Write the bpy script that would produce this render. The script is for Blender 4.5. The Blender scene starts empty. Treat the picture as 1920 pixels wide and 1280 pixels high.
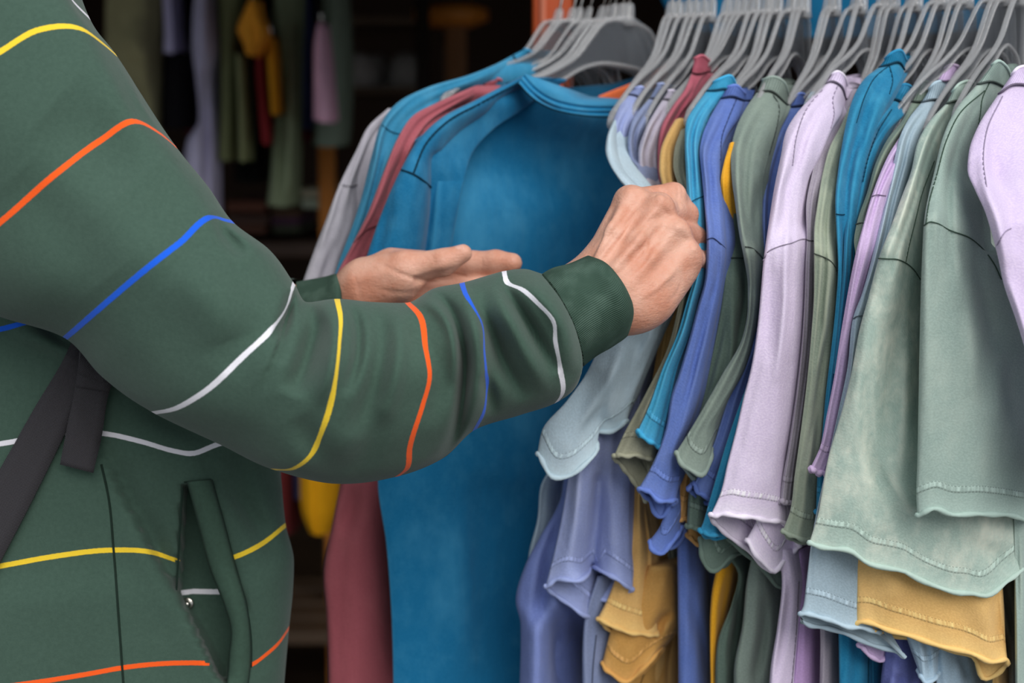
import bpy, math, random
import numpy as np
from mathutils import Vector
random.seed(7)
rng = np.random.default_rng(7)
C = bpy.context.scene.collection
SC = bpy.context.scene
pi = math.pi

# ------------------------------------------------------------------ camera, sky, sun, exposure
CAMZ, PITCH, FPX = 1.35, math.radians(8.0), 50.0/36.0*1920
cam_d = bpy.data.cameras.new('camera'); cam = bpy.data.objects.new('camera', cam_d); C.objects.link(cam)
cam.location = (0, 0, CAMZ); cam.rotation_euler = (pi/2-PITCH, 0, 0)
cam_d.lens = 50; cam_d.sensor_width = 36; cam_d.clip_start = .05
cam_d.dof.use_dof = True; cam_d.dof.focus_distance = 1.11; cam_d.dof.aperture_fstop = 4.0
SC.camera = cam
SC.view_settings.view_transform = 'Standard'; SC.view_settings.look = 'None'
SC.view_settings.gamma = 1; SC.view_settings.use_curve_mapping = False
SC.view_settings.exposure = 0.14
world = bpy.data.worlds.new('overcast_sky'); SC.world = world; world.use_nodes = True
wn = world.node_tree.nodes; wl = world.node_tree.links
bg = wn['Background']; bg.inputs[0].default_value = (.86, .93, 1, 1); bg.inputs[1].default_value = 0.62
sun_d = bpy.data.lights.new('sun', 'SUN'); sun = bpy.data.objects.new('sun', sun_d); C.objects.link(sun)
sun_d.energy = 2.3; sun_d.angle = math.radians(50); sun_d.color = (1, .965, .92)
sun.rotation_euler = (math.radians(50), 0, math.radians(24))
sun.location = (1, -2, 5)
SC.cycles.transparent_max_bounces = 24
SC.cycles.max_bounces = 8

# ------------------------------------------------------------------ helpers
def lin(c):
    return tuple(((v/255)/12.92 if v/255 <= .04045 else ((v/255+.055)/1.055)**2.4) for v in c)
cp, sp_ = math.cos(PITCH), math.sin(PITCH)
def P(px, py, Y):
    """numpy: the point at horizontal distance Y that is seen at pixel (px,py)"""
    px = np.asarray(px, float); py = np.asarray(py, float); Y = np.asarray(Y, float)
    r = px-960; u = 640-py
    dy = FPX*cp + u*sp_; dz = -FPX*sp_ + u*cp
    t = Y/dy
    return np.stack([r*t, Y+0*t, CAMZ+dz*t], -1)
def Yn(px): return 1.185-(px-1268)*.000263

def props(o, label=None, cat=None, group=None, kind=None):
    if label: o['label'] = label
    if cat: o['category'] = cat
    if group: o['group'] = group
    if kind: o['kind'] = kind
    return o
def root(name, base, label, cat, group=None):
    o = bpy.data.objects.new(name, None); C.objects.link(o); o.location = base; o.empty_display_size = .05
    return props(o, label, cat, group)
def abs_loc(o):
    v = Vector((0, 0, 0))
    while o is not None: v += o.location; o = o.parent
    return v
def mk(name, V, Fc, mat, parent=None, uv=None, smooth=True, base=None, attrs=None):
    """one mesh object from world-space vertices"""
    V = np.asarray(V, float)
    if parent is not None: off = np.array(abs_loc(parent))
    else: off = np.array(base) if base is not None else np.array([*(V.min(0)+V.max(0))[:2]/2, V.min(0)[2]])
    me = bpy.data.meshes.new(name)
    me.from_pydata((V-off).tolist(), [], [list(map(int, f)) for f in Fc])
    if smooth: me.polygons.foreach_set('use_smooth', [True]*len(me.polygons))
    if uv is not None:
        lay = me.uv_layers.new(name='UVMap')
        idx = np.zeros(len(me.loops), int); me.loops.foreach_get('vertex_index', idx)
        if callable(uv): uvl = uv(me, idx)
        else: uvl = np.asarray(uv)[idx]
        lay.data.foreach_set('uv', uvl.astype(np.float32).ravel())
    if attrs:
        for k, (typ, arr) in attrs.items():
            a = me.attributes.new(k, typ, 'POINT')
            if typ == 'FLOAT': a.data.foreach_set('value', np.asarray(arr, np.float32))
            else: a.data.foreach_set('color', np.asarray(arr, np.float32).ravel())
    me.materials.append(mat); me.update()
    o = bpy.data.objects.new(name, me); C.objects.link(o)
    if parent is not None: o.parent = parent
    else: o.location = off
    return o
class MB:
    def __init__(s): s.V = []; s.F = []
    def add(s, V, F):
        n = sum(len(v) for v in s.V); s.V.append(np.asarray(V, float)); s.F += [[i+n for i in f] for f in F]; return s
    def build(s, name, mat, parent=None, **k): return mk(name, np.concatenate(s.V), s.F, mat, parent, **k)
def box(c, d):
    x, y, z = [v/2 for v in d]
    V = [(c[0]+a*x, c[1]+b*y, c[2]+e*z) for a in (-1, 1) for b in (-1, 1) for e in (-1, 1)]
    return V, [(0,1,3,2),(4,6,7,5),(0,4,5,1),(2,3,7,6),(0,2,6,4),(1,5,7,3)]
def bevbox(name, c, d, mat, parent=None, bev=.006, **k):
    V, F = box(c, d); o = mk(name, V, F, mat, parent, smooth=False, **k)
    m = o.modifiers.new('bevel', 'BEVEL'); m.width = bev; m.segments = 2; return o
def tube(pts, r, closed=False, n=6, caps=True):
    pts = np.asarray(pts, float); N = len(pts); r = np.broadcast_to(np.asarray(r, float), (N,))
    T = (np.roll(pts, -1, 0)-np.roll(pts, 1, 0)) if closed else np.gradient(pts, axis=0)
    T /= np.linalg.norm(T, axis=1, keepdims=True)+1e-12
    up = np.array([0, 0, 1.]) if abs(T[0][2]) < .9 else np.array([0, 1., 0])
    a = np.cross(T[0], up); a /= np.linalg.norm(a)+1e-12; A = [a]
    for i in range(1, N):
        a = A[-1]-T[i]*np.dot(A[-1], T[i]); a /= np.linalg.norm(a)+1e-12; A.append(a)
    A = np.array(A); B = np.cross(T, A)
    th = np.arange(n)*2*pi/n
    V = pts[:, None]+r[:, None, None]*(A[:, None]*np.cos(th)[None, :, None]+B[:, None]*np.sin(th)[None, :, None])
    V = V.reshape(-1, 3); F = []
    for i in range(N if closed else N-1):
        j = (i+1) % N
        for k in range(n): F.append((i*n+k, i*n+(k+1) % n, j*n+(k+1) % n, j*n+k))
    if not closed and caps: F += [list(range(n))[::-1], [(N-1)*n+k for k in range(n)]]
    return V, F
def cr(pts, n=None, s=None):
    """chord-length Catmull-Rom through pts, sampled at s in 0..1 of its length"""
    p = np.asarray(pts, float)
    if len(p) == 1: return np.repeat(p, n if s is None else len(s), 0)
    d = np.linalg.norm(np.diff(p[:, :2], axis=0), axis=1)+1e-6
    t = np.concatenate([[0], np.cumsum(d)]); t /= t[-1]
    if s is None: s = np.linspace(0, 1, n)
    m = np.zeros_like(p)
    h = np.diff(t)[:, None]; dl = np.diff(p, axis=0)/h
    m[0] = dl[0]; m[-1] = dl[-1]
    if len(p) > 2: m[1:-1] = (dl[:-1]*h[1:]+dl[1:]*h[:-1])/(h[:-1]+h[1:])
    return herm(t, p, m, s)
def herm(t, p, m, s):
    k = np.clip(np.searchsorted(t, s, 'right')-1, 0, len(t)-2)
    h = t[k+1]-t[k]; x = (s-t[k])/h
    sh = (len(s),)+(1,)*(p.ndim-1); h = h.reshape(sh); x = x.reshape(sh)
    return (2*x**3-3*x**2+1)*p[k]+(x**3-2*x**2+x)*h*m[k]+(-2*x**3+3*x**2)*p[k+1]+(x**3-x**2)*h*m[k+1]
def pchip(t, p, s):
    h = np.diff(t).reshape((-1,)+(1,)*(p.ndim-1)); dl = np.diff(p, axis=0)/h
    m = np.zeros_like(p); m[0] = dl[0]; m[-1] = dl[-1]
    if len(t) > 2:
        a, b = dl[:-1], dl[1:]; w1 = 2*h[1:]+h[:-1]; w2 = h[1:]+2*h[:-1]
        ok = a*b > 0
        with np.errstate(divide='ignore', invalid='ignore'):
            hm = (w1+w2)/(w1/np.where(ok, a, 1)+w2/np.where(ok, b, 1))
        cen = (a*h[1:]+b*h[:-1])/(h[1:]+h[:-1])
        m[1:-1] = np.where(ok, .5*hm+.5*cen, .25*cen)
    return herm(t, p, m, s)
def pp(s):
    a = [[float(v) for v in q.split(',')] for q in s.split()]; n = max(len(q) for q in a)
    return np.array([q+[0.]*(n-len(q)) for q in a])
def seg_dist(X, Y, poly):
    """distance of points to a polyline, in the plane of the two coordinates, and the position along it"""
    best = np.full(X.shape, 1e9); par = np.zeros(X.shape); n = len(poly)-1
    for i in range(n):
        a, b = poly[i][:2], poly[i+1][:2]; d = b-a; L = (d**2).sum()+1e-9
        t = np.clip(((X-a[0])*d[0]+(Y-a[1])*d[1])/L, 0, 1)
        q = np.hypot(X-a[0]-t*d[0], Y-a[1]-t*d[1])
        par = np.where(q < best, (i+t)/n, par); best = np.minimum(best, q)
    return best, par
class Loft:
    """closed cloth tube through cross-sections. Each station: dict(pts 'x,y[,dY] ...' left to right, Y, rec, b bulge, bv depth, back)"""
    def __init__(s, st, g=(.5, .86), nt=25, step=9):
        t = np.linspace(0, 1, nt); ss = (1-np.cos(pi*t))/2; sn = np.sin(pi*t); ray = g is None; g = np.array([.3, .95, 0.]) if ray else np.array([g[0], g[1], 0.])
        Fx = []; Bw = []
        for q in st:
            p = pp(q['pts']) if isinstance(q['pts'], str) else np.asarray(q['pts'], float)
            if p.shape[1] == 2: p = np.c_[p, np.zeros(len(p))]
            f = cr(p, s=ss); Yl = q['Y']+f[:, 2]+q.get('rec', 0)*ss
            Fx.append(np.c_[f[:, :2], Yl-q.get('b', .006)*sn])
            if q.get('back') is not None:
                b = cr(pp(q['back']), s=ss); w = P(b[:, 0], b[:, 1], Yl+q.get('bv', .04)*g[1]*.5*sn)
            elif ray: w = P(f[:, 0], f[:, 1], Yl+q.get('bv', .04)*sn)
            else: w = P(f[:, 0], f[:, 1], Yl)+g*q.get('bv', .04)*sn[:, None]
            Bw.append(w)
        Fx = np.array(Fx); Bw = np.array(Bw)
        d = np.linalg.norm(np.diff(Fx[:, :, :2], axis=0), axis=2).mean(1)+1e-3
        T = np.concatenate([[0], np.cumsum(d)])
        sm = [0.]; self_k = [0.]
        for i in range(len(d)):
            n = max(2, int(d[i]/step))
            sm += list(T[i]+d[i]*np.arange(1, n+1)/n); self_k += list(i+np.arange(1, n+1)/n)
        sm = np.array(sm); s.k = np.array(self_k); s.T = T; s.sm = sm
        s.F = pchip(T, Fx, sm); s.B = pchip(T, Bw, sm); s.nt = nt
    def crease(s, poly, w, d, taper=True):
        q = pp(poly); q = cr(q, 30) if len(q) > 2 else q
        D, par = seg_dist(s.F[..., 0], s.F[..., 1], q)
        e = np.exp(-(D/w)**2)
        if taper: e = e*np.sin(pi*np.clip(par, .0, 1.))**.8
        s.F[..., 2] += d*e; return s
    def step(s, poly, reach, w, d):
        """overlapping fold: cloth right of the line sinks by d, easing back over reach pixels"""
        q = cr(pp(poly), 30); X, Y_ = s.F[..., 0], s.F[..., 1]; D, par = seg_dist(X, Y_, q)
        i = np.clip((par*29).astype(int), 0, 28); T_ = q[i+1]-q[i]
        side = np.sign((X-q[i, 0])*T_[..., 1]-(Y_-q[i, 1])*T_[..., 0])
        e = np.where(side > 0, np.clip(D/w, 0, 1)*np.clip(1-D/reach, 0, 1), 0)*np.sin(pi*np.clip(par, .03, .97))**.5
        s.F[..., 2] += d*e; return s
    def ripple(s, amp, freq=3, seed=0, lo=0, hi=1):
        r = np.random.default_rng(seed); R, n = s.F.shape[:2]
        v = np.linspace(0, 1, R)[:, None]; u = np.linspace(0, 1, n)[None]
        e = sum(np.sin(2*pi*(f*u+r.uniform(-1, 1)*v+r.random()))*r.uniform(.4, 1)/(1+.3*f) for f in (freq*.5, freq, freq*1.7))
        e = e*np.clip((v-lo)/.15, 0, 1)*np.sin(pi*u)**.5
        s.F[..., 2] += amp*e; s.F[..., 0] += amp*700*e*.3*np.sin(pi*u); return s
    def rings(s):
        W = P(s.F[..., 0], s.F[..., 1], s.F[..., 2])
        return np.concatenate([W, s.B[:, -2:0:-1]], 1)
    def surfY(s, x, y):
        D = (s.F[..., 0]-x)**2+(s.F[..., 1]-y)**2
        i = np.argsort(D.ravel())[:4]; w = 1/(D.ravel()[i]+.5)
        return float((s.F[..., 2].ravel()[i]*w).sum()/w.sum())
    def line(s, poly, lift=.0006, n=90):
        q = cr(pp(poly), n)
        return np.array([P(a[0], a[1], s.surfY(a[0], a[1])-lift) for a in q])
    def mesh(s, name, mat, parent, cap0=True, cap1=False, v0=0., attrs=None, r0=0, r1=None):
        W = s.rings()[r0:r1]; R, n = W.shape[:2]
        F = [(i*n+k, (i+1)*n+k, (i+1)*n+(k+1) % n, i*n+(k+1) % n) for i in range(R-1) for k in range(n)]
        V = W.reshape(-1, 3)
        u = np.concatenate([np.zeros((R, 1)), np.cumsum(np.linalg.norm(np.diff(W, axis=1), axis=2), 1)], 1)
        dv = np.linalg.norm(np.diff(W, axis=0), axis=2); dv = np.concatenate([np.cumsum(dv[::-1], 0)[::-1], np.zeros((1, n))], 0)+v0
        U = np.stack([u, dv], -1).reshape(-1, 2)
        def ring(i, rev):
            c = V[i*n:(i+1)*n].mean(0)
            return c
        Ex = []
        for on, i in ((cap0, 0), (cap1, R-1)):
            if on:
                c = len(V)+len(Ex); Ex.append(ring(i, 0))
                F += [(i*n+k, i*n+(k+1) % n, c) if i == 0 else (i*n+(k+1) % n, i*n+k, c) for k in range(n)]
        if Ex:
            V = np.concatenate([V, Ex]); U = np.concatenate([U, np.full((len(Ex), 2), .3+v0)])
            if attrs: attrs = {k: (a[0], np.concatenate([a[1], np.repeat(a[1][-1:], len(Ex), 0)])) for k, a in attrs.items()}
        return mk(name, V, F, mat, parent, uv=U, attrs=attrs)

# ------------------------------------------------------------------ materials
def new_mat(name, rough=.85):
    m = bpy.data.materials.new(name); m.use_nodes = True; nt = m.node_tree
    b = nt.nodes['Principled BSDF']; b.inputs['Roughness'].default_value = rough
    return m, nt, b
class N:
    def __init__(s, nt): s.nt = nt
    def n(s, t, **k):
        o = s.nt.nodes.new(t)
        for a, v in k.items(): setattr(o, a, v)
        return o
    def l(s, a, b): s.nt.links.new(a, b)
    def m(s, op, a, b=None, c=None):
        o = s.n('ShaderNodeMath', operation=op)
        for i, v in enumerate((a, b, c)):
            if v is None: continue
            if isinstance(v, (int, float)): o.inputs[i].default_value = v
            else: s.l(v, o.inputs[i])
        return o.outputs[0]
    def mix(s, f, a, b):
        o = s.n('ShaderNodeMix', data_type='RGBA')
        for i, v in ((0, f), (6, a), (7, b)):
            if isinstance(v, (int, float)): o.inputs[i].default_value = v
            elif isinstance(v, tuple): o.inputs[i].default_value = (*v[:3], 1)
            else: s.l(v, o.inputs[i])
        return o.outputs[2]
    def noise(s, vec, scale, detail=4, rough=.55):
        o = s.n('ShaderNodeTexNoise'); o.inputs['Scale'].default_value = scale; o.inputs['Detail'].default_value = detail
        o.inputs['Roughness'].default_value = rough; s.l(vec, o.inputs['Vector']); return o.outputs[0]
    def ramp(s, f, lo, hi):
        o = s.n('ShaderNodeMapRange'); o.interpolation_type = 'SMOOTHSTEP'
        o.inputs[1].default_value = lo; o.inputs[2].default_value = hi; s.l(f, o.inputs[0]); return o.outputs[0]
def plain(name, col, rough=.7, metal=0, var=.12, scale=20, spec=.4):
    m, nt, b = new_mat(name, rough); q = N(nt); c = lin(col)
    tc = q.n('ShaderNodeTexCoord'); f = q.noise(tc.outputs['Object'], scale, 4)
    q.l(q.mix(f, tuple(v*(1-var) for v in c), tuple(min(1, v*(1+var)) for v in c)), b.inputs['Base Color'])
    b.inputs['Metallic'].default_value = metal; b.inputs['Specular IOR Level'].default_value = spec
    return m
_tee = {}
def tee(col, wash=None, amt=.5, scale=13, stitch=True):
    """garment-dyed jersey: mottled wash, fine knit, cover-stitched hem near v = 0"""
    key = (col, wash, amt, scale, stitch)
    if key in _tee: return _tee[key]
    m, nt, b = new_mat('washed_jersey', .92); q = N(nt)
    b.inputs['Specular IOR Level'].default_value = .15
    b.inputs['Sheen Weight'].default_value = .12; b.inputs['Sheen Roughness'].default_value = .5
    tc = q.n('ShaderNodeTexCoord'); ob = tc.outputs['Object']
    c = lin(col); w = lin(wash) if wash else tuple(min(1, v*1.35+.03) for v in c)
    mp = q.n('ShaderNodeMapping'); mp.inputs['Scale'].default_value = (1, 1, .55); q.l(ob, mp.inputs[0])
    n1 = q.ramp(q.noise(mp.outputs[0], scale, 6, .62), .44, .72)
    n2 = q.noise(ob, scale*5, 3)
    f = q.m('MULTIPLY', q.m('ADD', n1, q.m('MULTIPLY', q.m('SUBTRACT', n2, .5), .9)), amt)
    f = q.m('MINIMUM', q.m('MAXIMUM', f, 0.), 1.)
    n5 = q.ramp(q.noise(ob, scale*2.6, 8, .7), .50, .80)
    base = q.mix(q.m('MULTIPLY', q.ramp(q.noise(ob, scale*.5, 3), .3, .75), .35), c, tuple(x*.72 for x in c))
    base = q.mix(f, base, w); base = q.mix(q.m('MULTIPLY', n5, amt*.55), base, tuple(min(1, x*1.12+.01) for x in w))
    uvm = q.n('ShaderNodeUVMap'); sx = q.n('ShaderNodeSeparateXYZ'); q.l(uvm.outputs[0], sx.inputs[0]); u, v = sx.outputs[0], sx.outputs[1]
    ge = q.n('ShaderNodeNewGeometry'); wear = q.ramp(ge.outputs['Pointiness'], .505, .56)
    base = q.mix(q.m('MULTIPLY', wear, min(.6, amt*.8)), base, w)
    # fine knit columns
    kn = q.n('ShaderNodeTexNoise'); kn.inputs['Scale'].default_value = 1; kn.inputs['Detail'].default_value = 2
    cb = q.n('ShaderNodeCombineXYZ'); q.l(q.m('MULTIPLY', u, 480), cb.inputs[0]); q.l(q.m('MULTIPLY', v, 640), cb.inputs[1]); q.l(cb.outputs[0], kn.inputs['Vector'])
    kf = kn.outputs[0]
    base = q.mix(q.m('MULTIPLY', q.ramp(kf, .35, .7), .26), base, tuple(min(1, x*1.5+.02) for x in c))
    wm_ = q.n('ShaderNodeMapping'); wm_.inputs['Scale'].default_value = (1, 1, .35); q.l(ob, wm_.inputs[0])
    h = q.m('ADD', q.m('MULTIPLY', kf, .35), q.m('MULTIPLY', q.noise(wm_.outputs[0], 55, 3, .5), 3.2))
    if stitch:
        band = q.m('MULTIPLY', q.ramp(v, .0155, .018), q.m('SUBTRACT', 1, q.ramp(v, .0205, .0220)))
        pk = kf
        mpk = q.n('ShaderNodeTexNoise'); mpk.inputs['Scale'].default_value = 1; mpk.inputs['Detail'].default_value = 1
        cb2 = q.n('ShaderNodeCombineXYZ'); q.l(q.m('MULTIPLY', u, 320), cb2.inputs[0]); q.l(q.m('MULTIPLY', v, 40), cb2.inputs[1]); q.l(cb2.outputs[0], mpk.inputs['Vector'])
        pf = q.ramp(mpk.outputs[0], .35, .72)
        pale_tone = tuple(min(1, x*1.6+.06) for x in c)  # lighter cloth tone for the stitched band and hem edge
        base = q.mix(q.m('MULTIPLY', q.m('MULTIPLY', band, pf), .85), base, pale_tone)
        low = q.m('SUBTRACT', 1, q.ramp(v, .002, .016))
        base = q.mix(q.m('MULTIPLY', low, .22), base, pale_tone)
        dash = q.m('GREATER_THAN', q.m('FRACT', q.m('MULTIPLY', u, 330)), .35)
        l1 = q.m('LESS_THAN', q.m('ABSOLUTE', q.m('SUBTRACT', v, .0165)), .00042)
        l2 = q.m('LESS_THAN', q.m('ABSOLUTE', q.m('SUBTRACT', v, .0212)), .00042)
        ln = q.m('MULTIPLY', q.m('MAXIMUM', l1, l2), dash)
        base = q.mix(q.m('MULTIPLY', ln, .5), base, tuple(x*.38 for x in c))
        h = q.m('ADD', h, q.m('MULTIPLY', q.m('MULTIPLY', band, mpk.outputs[0]), 2.2))
        h = q.m('SUBTRACT', h, q.m('MULTIPLY', ln, 1.2))
    q.l(base, b.inputs['Base Color'])
    bp = q.n('ShaderNodeBump'); bp.inputs['Strength'].default_value = .55; bp.inputs['Distance'].default_value = .0012
    q.l(h, bp.inputs['Height']); q.l(bp.outputs[0], b.inputs['Normal'])
    _tee[key] = m; return m
_ribm = {}
def rib(col, freq=2600, con=.1):
    if (col, freq) in _ribm: return _ribm[(col, freq)]
    m, nt, b = new_mat('ribbed_jersey', .92); q = N(nt); c = lin(col); b.inputs['Specular IOR Level'].default_value = .15
    uvm = q.n('ShaderNodeUVMap'); sx = q.n('ShaderNodeSeparateXYZ'); q.l(uvm.outputs[0], sx.inputs[0])
    w = q.m('SINE', q.m('MULTIPLY', sx.outputs[0], freq)); tc = q.n('ShaderNodeTexCoord'); n1 = q.noise(tc.outputs['Object'], 40, 4)
    base = q.mix(q.ramp(n1, .4, .7), tuple(x*.9 for x in c), tuple(min(1, x*1.25+.02) for x in c))
    base = q.mix(q.m('MULTIPLY', q.m('ADD', w, 1), con), base, tuple(x*.55 for x in c)); q.l(base, b.inputs['Base Color'])
    bp = q.n('ShaderNodeBump'); bp.inputs['Strength'].default_value = .5; bp.inputs['Distance'].default_value = .001
    q.l(w, bp.inputs['Height']); q.l(bp.outputs[0], b.inputs['Normal'])
    _ribm[(col, freq)] = m; return m
_pl = {}
def solid(col, name='thread', rough=.85):
    if (col, name) not in _pl: _pl[(col, name)] = plain(name, col, rough, spec=.2)
    return _pl[(col, name)]
# ------------------------------------------------------------------ the shop around the rack
M_floor = plain('dark_floor_wood', (84, 66, 50), .55, var=.3, scale=6)
M_wall = plain('brown_wall', (58, 42, 32), .9, var=.25, scale=3)
M_pave = plain('grey_paving', (96, 94, 90), .9, var=.15, scale=5)
def slab(name, c, d, mat):
    V, F = box(c, d); o = mk(name, V, F, mat, None, smooth=False); return props(o, kind='structure')
slab('wall_back', (0, 5.85, 1.45), (9, .1, 2.9), M_wall)
slab('wall_left', (-3.6, 4.0, 1.45), (.1, 3.8, 2.9), M_wall)
slab('wall_right', (2.6, 3.7, 1.45), (.1, 3.6, 2.9), M_wall)
slab('ceiling', (-.5, 4.0, 2.95), (6.3, 4.4, .1), M_wall)
ground = slab('floor', (0, 0, -.05), (16, 12, .1), M_pave)
fi = slab('floor_shop', (-.5, 4.0, .004), (6.1, 3.6, .008), M_floor)
pv, pf = box((0, 0, .01), (3.0, .115, .02))
pm = bpy.data.meshes.new('floor_board'); pm.from_pydata(pv, [], pf); pm.materials.append(M_floor)
for i in range(28):
    o = bpy.data.objects.new('floor_board', pm); C.objects.link(o); o.parent = fi
    o.location = (rng.uniform(-.4, .4)-.2, -1.6+i*.118, .004+rng.uniform(0, .003))
# orange-brown timber post of the shop front, with a narrow pale strip down its front face
M_post = plain('orange_stained_timber', (178, 74, 28), .45, var=.25, scale=9)
pr = root('timber_post', (.0535, 1.93, 0), 'orange-brown varnished timber post behind the left cluster of hangers', 'post')
bevbox('shaft', (.0535, 1.93, 1.47), (.052, .06, 2.9), M_post, pr, .004)
bevbox('pale_strip', (.0405, 1.897, 1.47), (.007, .012, 2.9), plain('pale_timber_strip', (205, 120, 92), .5), pr, .003)
bevbox('base_plate', (.0535, 1.93, .03), (.11, .12, .06), M_post, pr, .006)

# ------------------------------------------------------------------ rail and hangers
def capY(px): return 1.42-(px-1257)*(.18/613.)
ZCAP = 1.467
def cap_pt(px):
    Y = capY(px) if px > 1220 else 1.449+(1172-px)*(.046/127.)
    a = P(px, 40, Y); return np.array([a[0], Y])
A0, A1 = cap_pt(1043), cap_pt(1880)
rd = (A1-A0)/np.linalg.norm(A1-A0)
M_steel = plain('polished_steel', (190, 188, 184), .22, 1.0, .05)
e0, e1 = A0-rd*.12, A1+rd*.42
ZR = ZCAP+.1
e0, e1 = e0*(1+.055/1.35), e1*(1+.055/1.35); ZR += .0048
rl = root('clothes_rail', (*e1, 0), 'steel clothes rail the shirt hangers hook over', 'rail')
V, F = tube([(*e0, ZR), (*(e0*.5+e1*.5), ZR), (*e1, ZR)], .0125, n=16)
mk('bar', V, F, M_steel, rl)
V, F = tube([(*e1, .02), (*e1, ZR+.002)], .0135, n=12); mk('upright', V, F, M_steel, rl)
V, F = tube([(*e1, 0), (*e1, .02)], .09, n=20); mk('foot', V, F, M_steel, rl)
for e in (e0, e0*.55+e1*.45):
    V, F = tube([(e[0], e[1], ZR), (e[0]+.01, e[1]+.08, ZR+.05), (e[0]+.02, 1.93, ZR+.16)], .009, n=10); mk('bracket', V, F, M_steel, rl)
V, F = box((-.5, 1.98, (ZR+.14+2.95)/2), (6.2, .10, 2.95-ZR-.14)); props(mk('shade_fascia_1', V, F, M_wall, None, smooth=False), kind='structure')  # unseen fascia, made tall and wide to keep daylight out of the shop
m, nt, b = new_mat('clear_smoky_plastic', .12); M_clear = m
b.inputs['Base Color'].default_value = (*lin((104, 108, 114)), 1); b.inputs['Alpha'].default_value = .34
b.inputs['Specular IOR Level'].default_value = .7
m, nt, b = new_mat('clear_plastic_rim', .1); M_rim = m
b.inputs['Base Color'].default_value = (*lin((190, 190, 192)), 1); b.inputs['Alpha'].default_value = .40; b.inputs['Specular IOR Level'].default_value = .8
M_wire = plain('zinc_wire', (205, 203, 198), .25, 1.0, .04)
# hanger profile in (u, z); u along the shoulders, z = 0 at the foot of the clear neck
top = cr(np.array([(0, 0), (.018, 0), (.030, -.004), (.044, -.020), (.062, -.044), (.085, -.060), (.13, -.082), (.175, -.107), (.208, -.130)]), 26)
bot = cr(np.array([(0, -.044), (.03, -.046), (.055, -.055), (.08, -.071), (.13, -.095), (.17, -.119), (.202, -.143)]), 26)
def rimline(a): return np.concatenate([np.c_[-a[::-1, 0], np.zeros(len(a)), a[::-1, 1]], np.c_[a[1:, 0], np.zeros(len(a)-1), a[1:, 1]]])
rt, rb = rimline(top), rimline(bot)
web = MB(); n = len(rt)
for y in (-.0011, .0011): web.add(np.concatenate([rt+[0, y, 0], rb+[0, y, 0]]), [(i, i+1, n+i+1, n+i) for i in range(n-1)])
rim = MB(); rim.add(*tube(rt, .0029, n=6)); rim.add(*tube(rb, .0025, n=6))
for sgn in (-1, 1):
    e = cr(np.array([(sgn*.208, 0, -.130), (sgn*.212, 0, -.138), (sgn*.202, 0, -.143)]), 6); rim.add(*tube(e, .003))
neck = MB(); neck.add(*tube([(0, 0, -.004), (0, 0, .004), (0, 0, .016), (0, 0, .020)], [.0085, .0070, .0058, .0045], n=10))
neck.add(*tube([(-.016, 0, .001), (0, 0, .004), (.016, 0, .001)], [.003, .005, .003], n=6))
hk = [(0, 0, .004), (0, 0, .05), (0, 0, .072)]
th = np.linspace(-.25*pi, 1.12*pi, 16)
R = .0175
arc = [(R*math.cos(t), 0, .1-.0035+R*math.sin(t)*.98) for t in th]
hk = [(0, 0, .004), (.001, 0, .04), (.004, 0, .064), (.010, 0, .078)]+arc
hook = MB(); hook.add(*tube(cr(np.array(hk), 40), .0015, n=6))
proto = None
TARGETS = {'left': [], 'right': []}
def hanger(px, tg, back, label, group):
    T = min(TARGETS[tg], key=lambda q: abs(q[0]-px)); T = T[1]+np.array([0, 1., 0])*back
    global proto
    p = cap_pt(px)*(1+.055/1.35); zc = CAMZ+(ZCAP-CAMZ)*(1+.055/1.35)
    if proto is None:
        r = root('shirt_hanger', (*p, zc), label, 'hanger', group); r.location = (0, 0, 0)
        web.build('web', M_clear, r); rim.build('rim', M_rim, r); neck.build('neck', M_rim, r); hook.build('hook', M_wire, r)
        proto = r; c = r
    else:
        c = proto.copy(); C.objects.link(c)
        for ch in list(proto.children):
            d = ch.copy(); C.objects.link(d); d.parent = c
        c['label'] = label; c['group'] = group
    d = p-T[:2]; Lr = float(np.hypot(*d)); sx_ = min(1.12, max(.42, Lr/.205)); L = .205*sx_
    tl = float(np.clip(math.asin(np.clip((T[2]-.010-(zc-.133))/L, -.9, .9)), -.32, .32))
    c.location = (*p, zc); c.rotation_euler = (0, tl, math.atan2(d[1], d[0])); c.scale = (sx_, 1, 1)
ORD = 'first second third fourth fifth sixth seventh eighth ninth tenth eleventh twelfth thirteenth fourteenth fifteenth sixteenth seventeenth eighteenth nineteenth twentieth twenty-first twenty-second twenty-third twenty-fourth twenty-fifth twenty-sixth twenty-seventh twenty-eighth twenty-ninth thirtieth thirty-first thirty-second thirty-third thirty-fourth thirty-fifth thirty-sixth thirty-seventh thirty-eighth'.split()
# ------------------------------------------------------------------ shirts
G = (.56, .83)
def light(c, f=1.22, a=14): return tuple(min(255, int(v*f+a)) for v in c)
def dark(c, f=.5): return tuple(int(v*f) for v in c)
def sts(rows, Y, rec, b, bv):
    out = []
    for r in rows:
        if r[0] == 'B': out[-1]['back'] = r[1]; continue
        o = dict(pts=r[1], Y=Y+r[0], rec=rec, b=b, bv=bv)
        if len(r) > 2: o.update(r[2])
        out.append(o)
    return out
def hemroll(loft, parent, col, r=.0021, seed=0, closed=True):
    ring = loft.rings()[-1]; q = np.random.default_rng(seed)
    L = len(ring); w = sum(np.sin(np.arange(L)*2*pi*f/L+q.random()*6) for f in (3, 5, 8))*.0005
    p = ring+np.c_[np.zeros(L), np.zeros(L), w-.0006]
    V, F = tube(p, r*(1+.2*np.sin(np.arange(L)*1.1)), closed=True, n=7)
    mk('hem', V, F, tee(light(col, 1.06, 3), None, .4, 60, False), parent)
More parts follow.
